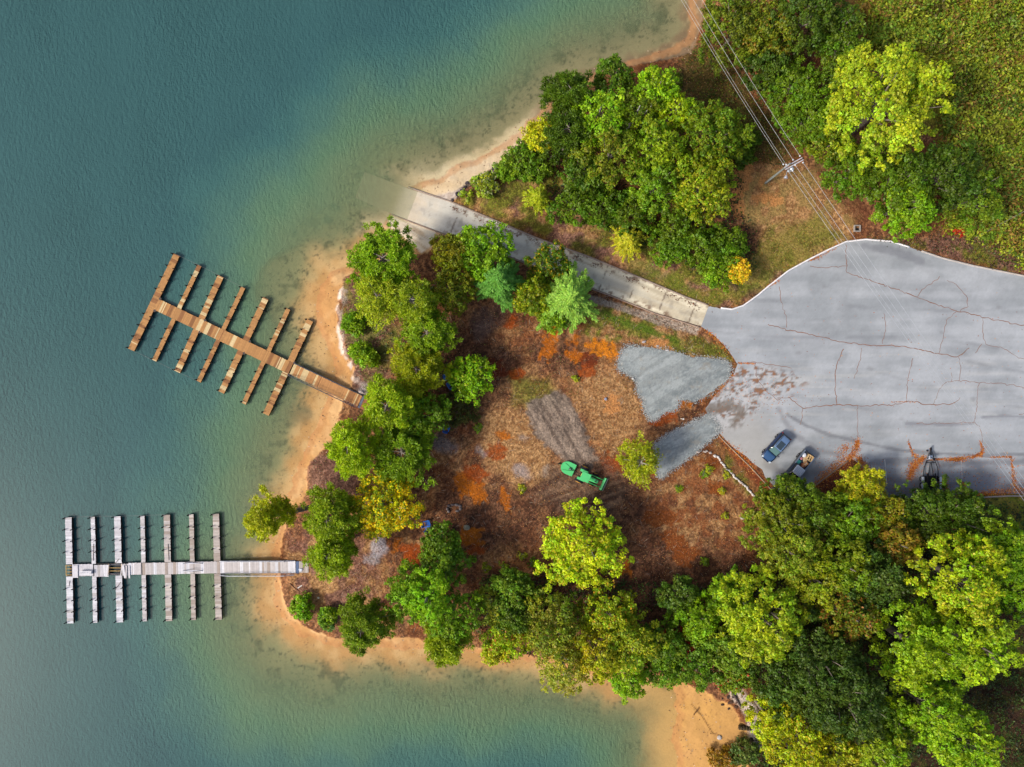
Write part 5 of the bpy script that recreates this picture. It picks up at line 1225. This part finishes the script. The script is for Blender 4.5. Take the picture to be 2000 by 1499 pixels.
T("pale_sapling",1051,385,24,3.5,'spray',(168,186,56),"pale yellow-green spiky sapling alone on the brown verge left of the grove","sapling",dens=.5)
T("yellow_sapling",1226,471,31,4,'spray',(188,192,70),"spiky yellow sapling on the verge between ramp and grove","sapling",dens=.42,bark=(190,180,150))
T("shore_shrub",1022,302,32,4,'shrub',(84,140,40),"mid green shrub on the bank below the yellow-green tip tree","shrub",GRV)
T("shore_shrub",1050,318,28,4,'shrub',(76,132,40),"darker shrub tucked against the grove by the bank","shrub",GRV)
T("shore_shrub",990,325,20,3,'shrub',(108,160,48),"small bright shrub at the left end of the bank thicket","shrub",GRV)
T("shore_shrub",948,355,23,2.6,'shrub',(146,172,70),"pale green-grey shrub on the bank halfway to the ramp","shrub",yel=(190,200,170),yf=.2,dens=.8)
T("shore_shrub",912,374,14,1.8,'shrub',(146,168,66),"tiny pale shrub on the bank nearest the ramp","shrub",dens=.8)
T("round_bush",1460,272,20,3,'shrub',(58,106,34),"dark green bush poking out on the grove's right side under the wires","bush")
T("round_bush",1452,305,17,2.5,'shrub',(70,120,34),"low green bush below the dark bush under the wires","bush")
T("round_bush",1322,152,14,2.2,'shrub',(80,112,36),"small bush on the slope between the grove and the wires","bush")
# top right
T("oak_tree",1440,50,70,8.5,'broad',(92,124,42),"large olive green tree at the top edge crossed by the wires",group=TOP)
T("hickory_tree",1505,60,52,9,'broad',(120,134,46),"olive tree with rusty tips at the top edge right of the wires",group=TOP,yel=(160,130,56),yf=.18)
T("oak_tree",1580,30,62,12,'broad',(66,102,36),"dark green tree at the top edge between olive and grassy meadow",group=TOP)
T("oak_tree",1645,55,42,10,'broad',(74,112,38),"mid dark tree at the meadow's upper left corner",group=TOP)
T("oak_tree",1500,135,42,7.5,'broad',(54,96,34),"dark tree below the rusty tipped olive one",group=TOP)
T("oak_tree",1640,120,54,9,'broad',(72,122,34),"mid green tree above the big bright tree's left shoulder",group=TOP,leaf=.85)
T("oak_tree",1545,170,48,7.5,'broad',(84,138,36),"mid green tree right of the wires, left of the big bright tree",group=TOP,leaf=.85)
T("oak_tree",1575,235,54,7.5,'broad',(82,134,34),"mid green tree beside the pole top, touching the big bright tree",group=TOP,leaf=.85)
T("oak_tree",1618,278,40,8,'broad',(94,132,36),"olive green tree just right of the pole's crossarm",group=TOP,yel=(150,150,50),yf=.15)
T("tulip_tree",1730,200,108,17,'broad',(142,186,58),"largest bright yellow-green tree at the upper right beside the meadow",group=TOP,leaf=1.15,yel=(196,200,60),yf=.1)
T("oak_tree",1668,335,52,9,'broad',(74,130,34),"mid green tree right of the clearing with the pole",group=TOP)
T("oak_tree",1755,355,60,12,'broad',(66,116,34),"dark green tree directly below the largest bright tree",group=TOP)
T("oak_tree",1835,345,62,12,'broad',(58,104,36),"darkest tree at the meadow's lower left side",group=TOP)
T("maple_tree",1765,402,56,11,'broad',(112,168,36),"brighter green tree just north of the lot's white kerb",group=TOP)
T("oak_tree",1895,392,52,9,'broad',(92,134,40),"loose green tree at the meadow's edge right of the dark one",group=TOP,dens=.75)
T("red_bush",1873,455,9,1.2,'shrub',(190,50,36),"small red bush on the bank above the lot's right kerb","bush",yel=(210,90,60),yf=.3,leaf=.7)
# west shore
T("loblolly_pine",752,508,64,10,'pine',(116,170,38),"large bright pine nearest the ramp's foot",group=SHO,dens=1.75,seed=11)
T("loblolly_pine",742,582,46,10,'pine',(160,180,54),"sparse yellow-green pine below the large bright one",group=SHO,dens=.9,bark=(150,140,136))
T("loblolly_pine",810,590,44,11,'pine',(140,164,44),"thin yellow-olive pine in the gap behind the large bright pine",group=SHO,dens=.9,bark=(170,160,150))
T("oak_tree",880,492,38,8,'broad',(126,132,28),"mustard-olive tree against the ramp's edge",group=SHO,leaf=.8)
T("oak_tree",884,566,42,8,'broad',(112,128,30),"darker mustard tree inland of the one at the ramp's edge",group=SHO,leaf=.8,yel=(160,150,40),yf=.15)
T("maple_tree",942,492,56,8,'broad',(104,172,40),"bright green maple overhanging the middle of the ramp",group=SHO)
T("white_pine",975,548,42,10,'spray',(92,162,78),"blue-green feathery pine below the maple on the ramp",group=SHO,dens=1.4)
T("oak_tree",1072,515,40,8,'broad',(84,128,40),"green oak with yellow patches overhanging the ramp's lower kerb",group=SHO,yel=(210,176,40),yf=.15,bark=(200,196,190))
T("oak_tree",1040,580,38,7,'broad',(112,152,34),"olive-yellow tree inland between the two feathery pines",group=SHO,yel=(190,190,40),yf=.2)
T("white_pine",1113,582,50,10,'spray',(136,198,98),"pale green feathery pine beside the ramp, above the orange clay",group=SHO,asp=1.15,rot=-.6,dens=1.6)
T("maple_tree",1080,622,26,6,'broad',(84,158,38),"small bright green tree at the foot of the pale feathery pine",group=SHO,leaf=.8)
T("loblolly_pine",838,652,48,9,'pine',(116,164,44),"light green pine at the clearing's left edge",group=SHO,dens=1.3)
T("loblolly_pine",818,722,46,9,'pine',(134,164,34),"yellow-green pine between the clearing and the shore bushes",group=SHO,dens=1.5)
T("round_bush",686,632,20,3,'shrub',(92,160,26),"round bright green bush by the white sand streak","bush")
T("round_bush",698,688,18,3,'shrub',(112,166,34),"light green bush below the round one by the white sand streak","bush")
T("round_bush",716,700,15,3,'shrub',(120,172,40),"pale green bush touching the leaning trunk near the beach","bush")
T("maple_tree",918,738,44,6,'broad',(98,178,34),"bright green maple standing alone in the clearing's left",group=SHO,yel=(180,190,40),yf=.08,dens=.8)
T("redbud_tree",806,775,32,6,'broad',(150,110,44),"rusty orange-tinged tree between two green ones left of the clearing",group=SHO,yel=(180,90,40),yf=.35)
T("loblolly_pine",762,792,50,12,'pine',(132,178,40),"bright pine at the shore end of the brown dock's gangway",group=SHO,dens=1.6)
T("oak_tree",822,818,50,8,'broad',(96,146,36),"mid green tree left of the grey dust patch",group=SHO)
T("loblolly_pine",690,872,48,13,'pine',(138,186,34),"bright yellow-green pine leaning over the orange beach",group=SHO,dens=1.7)
T("loblolly_pine",790,880,56,9,'pine',(104,152,36),"darker green pine above the yellow tree",group=SHO,dens=1.7)
T("bare_shrub",895,800,32,2.5,'shrub',(78,84,40),"dull brown-green twiggy shrub below the lone maple","shrub",dens=.5)
T("yellow_tree",750,985,68,9,'broad',(226,212,30),"round yellow tree, the only fully yellow crown on the west shore",group=SHO,leaf=.95,yel=(150,186,40),yf=.3,bark=(180,176,170))
T("leaning_pine",518,1010,36,13,'pine',(150,180,40),"yellow-green pine leaning far out over the beach above the grey dock",group=SHO,dens=1.3,lean=(622,986))
T("loblolly_pine",650,1008,46,12,'pine',(120,162,38),"mid green pine right of the leaning pine",group=SHO,dens=1.5)
T("loblolly_pine",650,1080,42,11,'pine',(124,168,34),"mid green pine at the shore end of the grey dock",group=SHO,dens=1.6)
# middle of the clearing
T("maple_tree",1134,1067,79,9,'broad',(178,208,46),"big bright yellow-green tree alone in the lower clearing",leaf=1.1,yel=(222,206,60),yf=.12,dens=.9,bark=(200,196,184),group=SHO)
T("young_pine",1246,900,39,6.5,'pine',(160,174,48),"sparse olive-yellow pine between tractor and lower gravel strip",dens=.6,bark=(196,186,170),group=SHO)
T("oak_tree",858,1060,33,7,'broad',(74,132,34),"green tree beside the blue lawn chairs right of the yellow tree",group=SHO)
T("oak_tree",862,1105,44,8,'broad',(92,140,44),"dull green tree below the one beside the blue chairs",group=SHO)
# south shore
T("dome_pine",835,1165,46,15,'dome',(120,186,30),"dense bright green dome crown at the middle of the south shore",group=SOU,leaf=.75,dens=1.2)
T("oak_tree",800,1165,52,11,'broad',(104,160,36),"green tree behind the bright dome on its left",group=SOU,leaf=.8)
T("oak_tree",880,1210,52,10,'broad',(100,156,34),"green tree right of the bright dome by the beach",group=SOU,leaf=.8)
T("loblolly_pine",868,1258,40,9,'pine',(122,160,34),"olive pine overhanging the water below the bright dome",group=SOU,dens=1.4)
T("loblolly_pine",712,1222,50,11,'pine',(106,148,42),"green pine left of the dome at the point's south beach",group=SOU,dens=1.6)
T("round_bush",584,1192,19,2.6,'shrub',(110,176,30),"round bright bush on the point beneath the grey dock","bush")
T("round_bush",634,1212,15,2.6,'shrub',(98,158,36),"small green bush left of the south beach pine","bush")
T("round_bush",640,1228,13,2,'shrub',(58,130,66),"tiny blue-green bush at the south beach edge","bush")
T("oak_tree",1000,1158,40,7,'broad',(84,138,46),"mid green small tree at the upper edge of the south shore belt",group=SOU)
T("pale_sapling",957,1190,30,6,'broad',(150,168,76),"pale thin tree right of the bright dome",group=SOU,dens=.5,bark=(200,196,190))
T("oak_tree",1000,1205,38,7,'broad',(66,116,36),"dark green small tree in the belt above the cove beach",group=SOU)
T("maple_tree",990,1252,40,6,'broad',(160,186,40),"yellow-green tree at the beach left of the tall olive trees",group=SOU,yel=(190,120,50),yf=.1)
T("round_bush",962,1292,16,3,'shrub',(176,186,44),"small yellow bush right at the south beach","bush")
T("oak_tree",1088,1225,54,11,'broad',(110,142,46),"olive tree in the middle of the south shore belt",group=SOU,yel=(160,150,60),yf=.12)
T("birch_tree",1100,1312,48,12,'broad',(140,168,76),"pale greyish-green tree overhanging the cove water",group=SOU,dens=.75,bark=(214,210,206),leaf=.9)
T("hickory_tree",1192,1198,48,10,'broad',(150,176,40),"light yellow-green tree at the belt's top below the big bright tree",group=SOU,yel=(216,170,50),yf=.12,dens=.85)
T("hickory_tree",1168,1288,50,12,'broad',(168,172,34),"mustard yellow tree overhanging the cove",group=SOU,leaf=.9)
T("oak_tree",1232,1262,52,12,'broad',(120,160,42),"green tree right of the mustard one",group=SOU,yel=(196,190,50),yf=.15)
T("oak_tree",1232,1335,36,10,'broad',(120,178,36),"bright green crown tip reaching over the cove water",group=SOU)
T("red_bush",1263,1295,12,7,'shrub',(196,64,36),"small orange-red shrub beside the bright crown tip","bush",leaf=.8)
T("oak_tree",1295,1262,40,8,'broad',(84,136,40),"mid green tree left of the red shrubs",group=SOU)
T("oak_tree",1330,1165,34,7,'broad',(72,118,50),"dull green tree at the belt's upper right by bare litter",group=SOU)
T("maple_tree",1362,1212,42,8,'broad',(112,168,36),"bright green tree above the red shrubs",group=SOU)
T("red_bush",1343,1255,20,5,'shrub',(172,40,36),"dark red shrub in the middle of the eastern belt","bush",leaf=.8)
T("red_bush",1316,1245,13,5,'shrub',(160,50,44),"smaller dark red shrub left of the larger one","bush",leaf=.8)
T("oak_tree",1365,1300,48,8,'broad',(86,136,44),"green tree at the cove's sandy corner",group=SOU)
T("oak_tree",1300,1310,36,7,'broad',(96,146,38),"green tree above the cove's narrow beach",group=SOU)
T("oak_tree",1425,1270,44,9,'broad',(98,140,52),"greyish green tree below left of the bright maple",group=SOU)
T("shore_shrub",1440,1330,30,4,'shrub',(100,140,44),"green shrub above the pale bank of the cove","shrub",yel=(200,70,50),yf=.06)
# south-east forest
T("tulip_tree",1490,1208,82,14,'broad',(138,184,46),"bright yellow-green maple at the forest's left front",group=FOR,leaf=1.1,yel=(190,200,60),yf=.15)
T("oak_tree",1430,1165,40,9,'broad',(104,160,36),"smaller green tree on the left shoulder of the bright maple",group=FOR)
T("oak_tree",1533,964,37,7,'broad',(84,124,34),"dark olive tree covering the pickup's nose",group=FOR,leaf=.85)
T("oak_tree",1522,1020,62,9,'broad',(104,136,38),"olive oak at the forest's upper left with pale twigs",group=FOR,leaf=.85,bark=(190,184,172),yel=(160,164,50),yf=.15)
T("oak_tree",1592,1015,56,9,'broad',(88,128,34),"darker olive oak right of the one with pale twigs",group=FOR,leaf=.85)
T("oak_tree",1545,1080,54,12,'broad',(128,150,48),"olive-yellow oak below the two olive oaks",group=FOR,yel=(176,176,60),yf=.15,leaf=.85)
T("oak_tree",1660,1020,50,8.5,'broad',(98,150,34),"mid green oak below the leafy planting island",group=FOR)
T("locust_tree",1682,950,42,6,'broad',(176,186,40),"feathery yellow-green tree on the planting island",group=FOR,leaf=.75,yel=(206,190,60),yf=.2)
T("oak_tree",1722,1000,42,7,'broad',(112,136,38),"olive tree between the island and the trailer's tree",group=FOR,yel=(170,140,50),yf=.15)
T("dark_oak",1803,1002,56,7.5,'broad',(62,106,30),"dark green tree covering the boat trailer's rear",group=FOR,leaf=.8)
T("dark_oak",1868,1010,62,8,'broad',(66,112,32),"dark green tree right of the one over the trailer",group=FOR,leaf=.8)
T("oak_tree",1590,1130,50,12,'broad',(120,156,38),"yellow-green oak left of the rust-tinted crown",group=FOR,yel=(176,180,50),yf=.15)
T("oak_tree",1650,1105,50,13,'broad',(104,142,34),"mid olive tree in the forest's upper middle",group=FOR)
T("dark_oak",1712,1130,56,13,'broad',(52,98,46),"dark blue-green tree in the forest's upper middle",group=FOR)
T("hickory_tree",1655,1200,48,13,'broad',(116,132,48),"rust-tinted olive tree above the dark gap",group=FOR,yel=(176,120,60),yf=.25)
T("hickory_tree",1752,1062,38,11,'broad',(128,126,44),"rusty olive tree below the trailer's tree",group=FOR,yel=(170,130,60),yf=.3)
T("oak_tree",1945,1075,60,12,'broad',(112,166,36),"mid green tree at the forest's upper right corner",group=FOR)
T("tulip_tree",1878,1130,84,15,'broad',(142,188,40),"brightest large yellow-green tree in the forest's right half",group=FOR,leaf=1.05,yel=(206,200,60),yf=.15)
T("tulip_tree",1792,1262,78,14,'broad',(124,176,40),"bright green tree at the forest's centre",group=FOR)
T("tulip_tree",1905,1258,74,14,'broad',(134,186,44),"bright green tree below the brightest one",group=FOR,leaf=1.05)
T("oak_tree",1990,1150,52,11,'broad',(106,162,36),"mid green tree cut by the right edge",group=FOR)
T("dark_oak",1600,1290,72,14,'broad',(62,100,46),"dark green oak, upper of the two dark crowns by the cove",group=FOR,leaf=1.0)
T("dark_oak",1650,1365,82,15,'broad',(56,96,44),"largest dark green oak above the yellow bottom trees",group=FOR,leaf=1.0)
T("dark_oak",1540,1330,58,12,'broad',(60,104,44),"dark green oak nearest the cove bank",group=FOR)
T("locust_tree",1560,1455,62,12,'broad',(164,184,34),"yellow-green tree at the bottom edge nearest the cove",group=FOR,yel=(200,180,40),yf=.2)
T("locust_tree",1508,1410,40,9,'broad',(170,188,36),"narrow yellow-green tree on the cove's right bank",group=FOR)
T("oak_tree",1625,1475,54,11,'broad',(140,168,40),"olive-yellow tree in the middle of the bottom edge",group=FOR,yel=(196,180,50),yf=.2)
T("oak_tree",1708,1468,60,12,'broad',(120,168,48),"light green tree at the bottom edge left of the dark gap",group=FOR)
T("tulip_tree",1818,1385,62,14,'broad',(118,174,36),"bright green tree above the dark gap at the bottom",group=FOR)
T("tulip_tree",1878,1452,66,13,'broad',(120,176,38),"bright green tree in the bottom right corner",group=FOR)
T("oak_tree",1745,1405,38,11,'broad',(84,128,36),"mid green tree between the largest dark oak and bright ones",group=FOR)
T("shore_shrub",1462,1478,24,3,'shrub',(84,120,60),"grey-green shrub at the bottom edge of the cove bank","shrub")
T("shore_shrub",1418,1490,22,2,'shrub',(150,120,50),"brown-gold shrub on the cove's sand at the bottom edge","shrub",dens=.5)
print("LEAVES", nleaf)

# ================================================================= ground cover and leaf fall
LOTw = np.array(LOTW)
def free_mask(px, py):
    m = sdf(VEG, px, py) > 3
    m &= ~inside(LOT, px, py) & ~inside(GR1, px, py) & ~inside(GR2, px, py) & ~inside(RAMP, px, py)
    return m
def scatter(name, px, py, cols, s, w, tilt, lift, mat, label=None, group=None, up=None):
    x, y, z = Gv(px, py); N_ = len(px); rs = R_
    n = np.tile([0, 0, 1.], (N_, 1))+rs.normal(size=(N_, 3))*tilt
    V, F, C = leaf_quads(np.stack([x, y, z+lift], -1), n, s, w, cols, rs=rs)
    o = link(name, np_mesh(name, V, F, C), mat); tag(o, kind='stuff'); return o
# dry leaves over all the open earth
N_ = 130000
px = R_.uniform(560, 2040, N_); py = R_.uniform(60, 1500, N_)
pk_ = free_mask(px, py) & ((px < 1500) | (py < 1000) | (R_.random(N_) < .2)) & ~((px > 1660) & (py < 450)) & (fbm(px/30, py/30, 4, 700) > .38) & ~inside([(1091,760),(1117,787),(1149,853),(1167,900),(1107,901),(1048,856),(1027,811),(1029,788),(1053,776)], px, py)
px = px[pk_]; py = py[pk_]; N_ = len(px)
pal = np.array([A(206,140,80), A(150,84,50), A(112,70,56), A(186,150,120), A(222,176,110), A(96,60,50), A(132,96,84), A(196,104,40)])
reg = fbm(px/40, py/40, 3, 701); ci = np.clip((reg*8+R_.normal(size=N_)*2.2), 0, 7).astype(int)
s = R_.uniform(.035, .08, N_)
scatter("dry_leaves", px, py, pal[ci]*R_.uniform(.7, 1.25, (N_, 1)), s, s*.7, .35, .03, M_litter)
# leaf drifts on the asphalt
DR = [([(1676,860),(1668,886)],5,700),([(1668,888),(1645,903),(1615,925),(1590,948)],6,1500),([(1674,892),(1690,915),(1702,948)],6,1200),([(1774,864),(1782,886),(1790,894)],2,240),([(1806,893),(1788,905),(1781,918),(1776,934)],5,1500),
 ([(1818,897),(1860,898),(1900,893),(1918,886)],2.2,900),([(1855,898),(1885,897)],3,400),([(1914,862),(1919,880),(1914,892)],2.2,260),([(1935,893),(1975,893)],1.3,240),([(1975,895),(1978,930),(1984,955)],2.6,420),([(1836,936),(1848,955)],4,600),([(1880,944),(1882,950)],3,130),
 ([(1893,968),(1940,962),(2000,956)],4,1000),([(1402,851),(1440,885),(1480,925),(1515,968)],5,900),([(1434,730),(1415,752),(1390,778)],3.5,220),([(1380,645),(1400,665),(1425,690)],4,220),([(1440,710),(1475,710)],1.6,110),
 ([(1580,510),(1600,502),(1640,478)],2.2,260),([(1500,560),(1520,548)],2.5,160),([(1740,785),(1790,786)],1,60),([(1655,868),(1640,890)],9,260),([(1812,935),(1817,950)],3.5,300)]
PX_ = []; PY_ = []
for ln, w, n in DR:
    seg = R_.integers(0, len(ln)-1, n); t = R_.random(n); a = np.array(ln, float); q = a[seg]+(a[seg+1]-a[seg])*t[:, None]; q += R_.normal(size=(n, 2))*w*(.4+.9*vn(t*6+seg, seg*1.7, 3)[:, None])
    PX_.append(q[:, 0]); PY_.append(q[:, 1])
n = 1700; PX_.append(R_.uniform(1540, 2000, n)); PY_.append(965-np.abs(R_.normal(size=n))*34)
n = 400; PX_.append(R_.uniform(1430, 2000, n)); PY_.append(R_.uniform(560, 960, n))
n = 300; PX_.append(R_.normal(1480, 45, n)); PY_.append(R_.normal(770, 22, n))
px = np.concatenate(PX_); py = np.concatenate(PY_); N_ = len(px)
pal = np.array([A(226,130,40), A(206,108,36), A(176,92,48), A(236,170,84), A(140,78,50)])
s = R_.uniform(.05, .11, N_)
mx_ = ~((px > 1475) & (px < 1590) & (py > 845) & (py < 945))
o = scatter("orange_leaves", px[mx_], py[mx_], (pal[R_.integers(0, 5, N_)]*R_.uniform(.75, 1.2, (N_, 1)))[mx_], s[mx_], s[mx_]*.7, .3, .03, M_litter)
for ob in (o,):
    pass
# leaves on the ramp
n = 900; t = R_.random(n); q = np.array([(880,399)])+np.array([(1384-880, 601-399)])*t[:, None]; px = q[:, 0]+R_.normal(size=n)*3; py = q[:, 1]+np.abs(R_.normal(size=n))*5+3
cl = fbm(px/14, py/14, 3, 702) > .5; px = px[cl]; py = py[cl]; n = len(px); s = R_.uniform(.05, .1, n)
scatter("ramp_leaves", px, py, np.array([A(120,76,52), A(96,66,50), A(150,90,60)])[R_.integers(0, 3, n)], s, s*.7, .3, .13, M_litter)
# twigs on the earth, pebbles on the beaches
n = 2600; px = R_.uniform(600, 1500, n); py = R_.uniform(560, 1260, n); m_ = free_mask(px, py); px = px[m_]; py = py[m_]; n = len(px); s = R_.uniform(.15, .7, n)
scatter("twigs", px, py, np.array([A(150,126,108), A(96,70,58), A(190,168,146)])[R_.integers(0, 3, n)], s, np.full(n, .022), .12, .06, M_bark)
n = 16000; px = R_.uniform(520, 1480, n); py = R_.uniform(60, 1499, n); s1 = sdf(SHORE, px, py); s2 = sdf(VEG, px, py); m_ = (s1 > -14) & (s2 < 6) & (fbm(px/14, py/14, 3, 720) > .45); px = px[m_]; py = py[m_]; n = len(px); s = R_.uniform(.04, .12, n)
scatter("pebbles", px, py, np.array([A(150,108,76), A(110,80,60), A(226,200,170), A(180,150,120)])[R_.integers(0, 4, n)], s, s*.75, .3, .03, M_stone)
# gravel spilled past the edges of the gravel areas
PX_ = []; PY_ = []
for pl_ in (GR1, GR2):
    a = np.array(pl_+[pl_[0]], float); k = R_.integers(0, len(pl_), 2600); t = R_.random(2600); q = a[k]+(a[k+1]-a[k])*t[:, None]+R_.normal(size=(2600, 2))*3.2; PX_.append(q[:, 0]); PY_.append(q[:, 1])
px = np.concatenate(PX_); py = np.concatenate(PY_); n = len(px); s = R_.uniform(.04, .09, n)
scatter("gravel", px, py, np.array([A(170,176,176), A(140,146,146), A(206,206,200)])[R_.integers(0, 3, n)], s, s*.8, .3, .07, M_stone)
# grass and weeds
N_ = 60000; px = R_.uniform(560, 2040, N_); py = R_.uniform(40, 1500, N_)
gm = free_mask(px, py) & (fbm(px/22, py/22, 4, 710) > .56) & ((py < 720) & (px > 880) | (px < 720) | (py < 800) & (px > 980) | (px > 1900))
px = px[gm]; py = py[gm]; N_ = len(px); s = R_.uniform(.07, .17, N_)
pal = np.array([A(112,128,40), A(140,140,54), A(86,112,34), A(168,146,80)])
scatter("grass", px, py, pal[R_.integers(0, 4, N_)]*R_.uniform(.8, 1.2, (N_, 1)), s, s*.25, .9, .07, M_leaf)
# bramble meadow and forest undergrowth
def cover(name, region, nclump, pal, per, seed, hmax=.9, sc=1.0):
    rs = np.random.default_rng(seed); xs = [p[0] for p in region]; ys = [p[1] for p in region]
    cx = rs.uniform(min(xs), max(xs), nclump); cy = rs.uniform(min(ys), max(ys), nclump); m = inside(region, cx, cy) & free_mask(cx, cy); cx = cx[m]; cy = cy[m]
    x, y, z = Gv(cx, cy); n = len(cx); per_ = per
    hh = hmax*sst(.3, .75, fbm(cx/12, cy/12, 4, seed))*1.5; rr = rs.uniform(.3, .8, n)*sc
    X = np.repeat(x, per_)+rs.normal(size=n*per_)*np.repeat(rr, per_)*.7; Y = np.repeat(y, per_)+rs.normal(size=n*per_)*np.repeat(rr, per_)*.7
    Zz = np.repeat(z, per_)+np.repeat(hh, per_)*rs.random(n*per_)
    ci = np.clip(fbm(cx/26, cy/26, 4, seed+3)*len(pal)*1.5-len(pal)*.25+rs.normal(size=n)*.7, 0, len(pal)-1).astype(int)
    c = pal[np.repeat(ci, per_)]*rs.uniform(.7, 1.3, (n*per_, 1)); s = rs.uniform(.1, .24, n*per_)*sc
    nn = np.tile([0, 0, 1.], (n*per_, 1))+rs.normal(size=(n*per_, 3))*.5
    V, F, C = leaf_quads(np.stack([X, Y, Zz], -1), nn, s, s*.5, c, rs=rs)
    o = link(name, np_mesh(name, V, F, C), M_leaf); tag(o, kind='stuff')
pm = np.array([A(78,72,30), A(112,118,34), A(92,118,32), A(132,140,40), A(116,92,44), A(84,104,34)])
cover("bramble_meadow", [(1670,-40),(2080,-40),(2080,560),(1990,520),(1930,470),(1850,450),(1830,300),(1850,120),(1700,90)], 9500, pm*2.4*np.array([1.05,1.05,.8]), 13, 800, 2.2, 1.3)
cover("undergrowth", [(1430,1130),(1900,980),(2080,990),(2080,1560),(1480,1560),(1470,1280)], 4200, np.array([A(56,84,30), A(78,106,34), A(60,60,30), A(92,124,40)]), 9, 801)
cover("ground_vines", [(1330,90),(1400,80),(1500,200),(1570,310),(1510,330),(1420,250),(1320,180)], 900, pm, 7, 802, .5, .8)
cover("belt_undergrowth", [(940,1120),(1280,1140),(1440,1150),(1440,1330),(1300,1315),(1050,1280),(930,1250)], 1500, np.array([A(66,104,34), A(84,60,50), A(96,130,44), A(110,66,50)]), 8, 803, .7)
cover("bank_weeds", [(1690,470),(1840,440),(2080,470),(2080,560),(1900,512),(1790,482)], 900, np.array([A(120,92,70), A(100,112,44), A(146,110,84), A(90,70,52)]), 7, 804, .4, .8)
cover("west_undergrowth", [(675,560),(760,560),(880,600),(880,700),(840,860),(740,800),(700,730),(676,660)], 520, np.array([A(110,132,46), A(132,150,60), A(92,104,50), A(150,120,84)]), 7, 806, .6, .8)
cover("grove_undergrowth", [(1060,300),(1440,300),(1480,520),(1400,550),(1280,490),(1080,400)], 1200, np.array([A(56,84,30), A(66,46,36), A(84,112,36)]), 7, 805, .6)
# small single plants in the clearing
rs = np.random.default_rng(5)
SM = [(1372,925,9),(1382,915,7),(1418,927,6),(1322,955,5),(1408,958,6),(1414,1005,5),(1375,1095,7),(948,1110,9),(1018,1085,8),(1040,1100,8),(1232,1165,9),(1180,1172,8),(1068,1075,7),(1122,738,5),(1019,955,7),(935,835,7),(985,1105,9),(1052,1160,9),(1120,1165,9)]
LM = [("the row of white stones",1420,915),("the olive thicket oak",1440,1000),("the fallen log",1440,1125),("the bright lone maple",1130,1065),("the green tree by the blue chairs",870,1080),("the pale thin tree",957,1170),("the clay patches by the gravel",1140,715),("the tractor",1143,932),("the grey dust patch",868,860),("the lower gravel strip",1330,900),("the olive belt tree",1090,1190),("the light yellow-green belt tree",1195,1170)]
seen = {}
for i, (x, y, r) in enumerate(SM):
    nm_, lx, ly = min(LM, key=lambda q: (q[1]-x)**2+(q[2]-y)**2); v_ = "above" if y < ly-6 else "below" if y > ly+6 else ""; h_ = "left of" if x < lx-6 else "right of" if x > lx+6 else ""
    w_ = (v_+" and to the "+h_ if v_ and h_ else (v_ or "right "+h_ if not h_ else h_)) or "beside"
    lb = f"{'low green' if i % 3 else 'small dark green'} plant {w_} {nm_}"; seen[lb] = seen.get(lb, 0)+1
    if seen[lb] > 1: lb = ("another ", "third ", "fourth ", "fifth ")[min(3, seen[lb]-2)]+lb
    T("low_plant", x, y, r*.85, .35, 'shrub', (146,176,56) if i % 3 else (112,160,50), lb, "plant", "low green plants scattered over the clearing", leaf=.6, dens=.6)
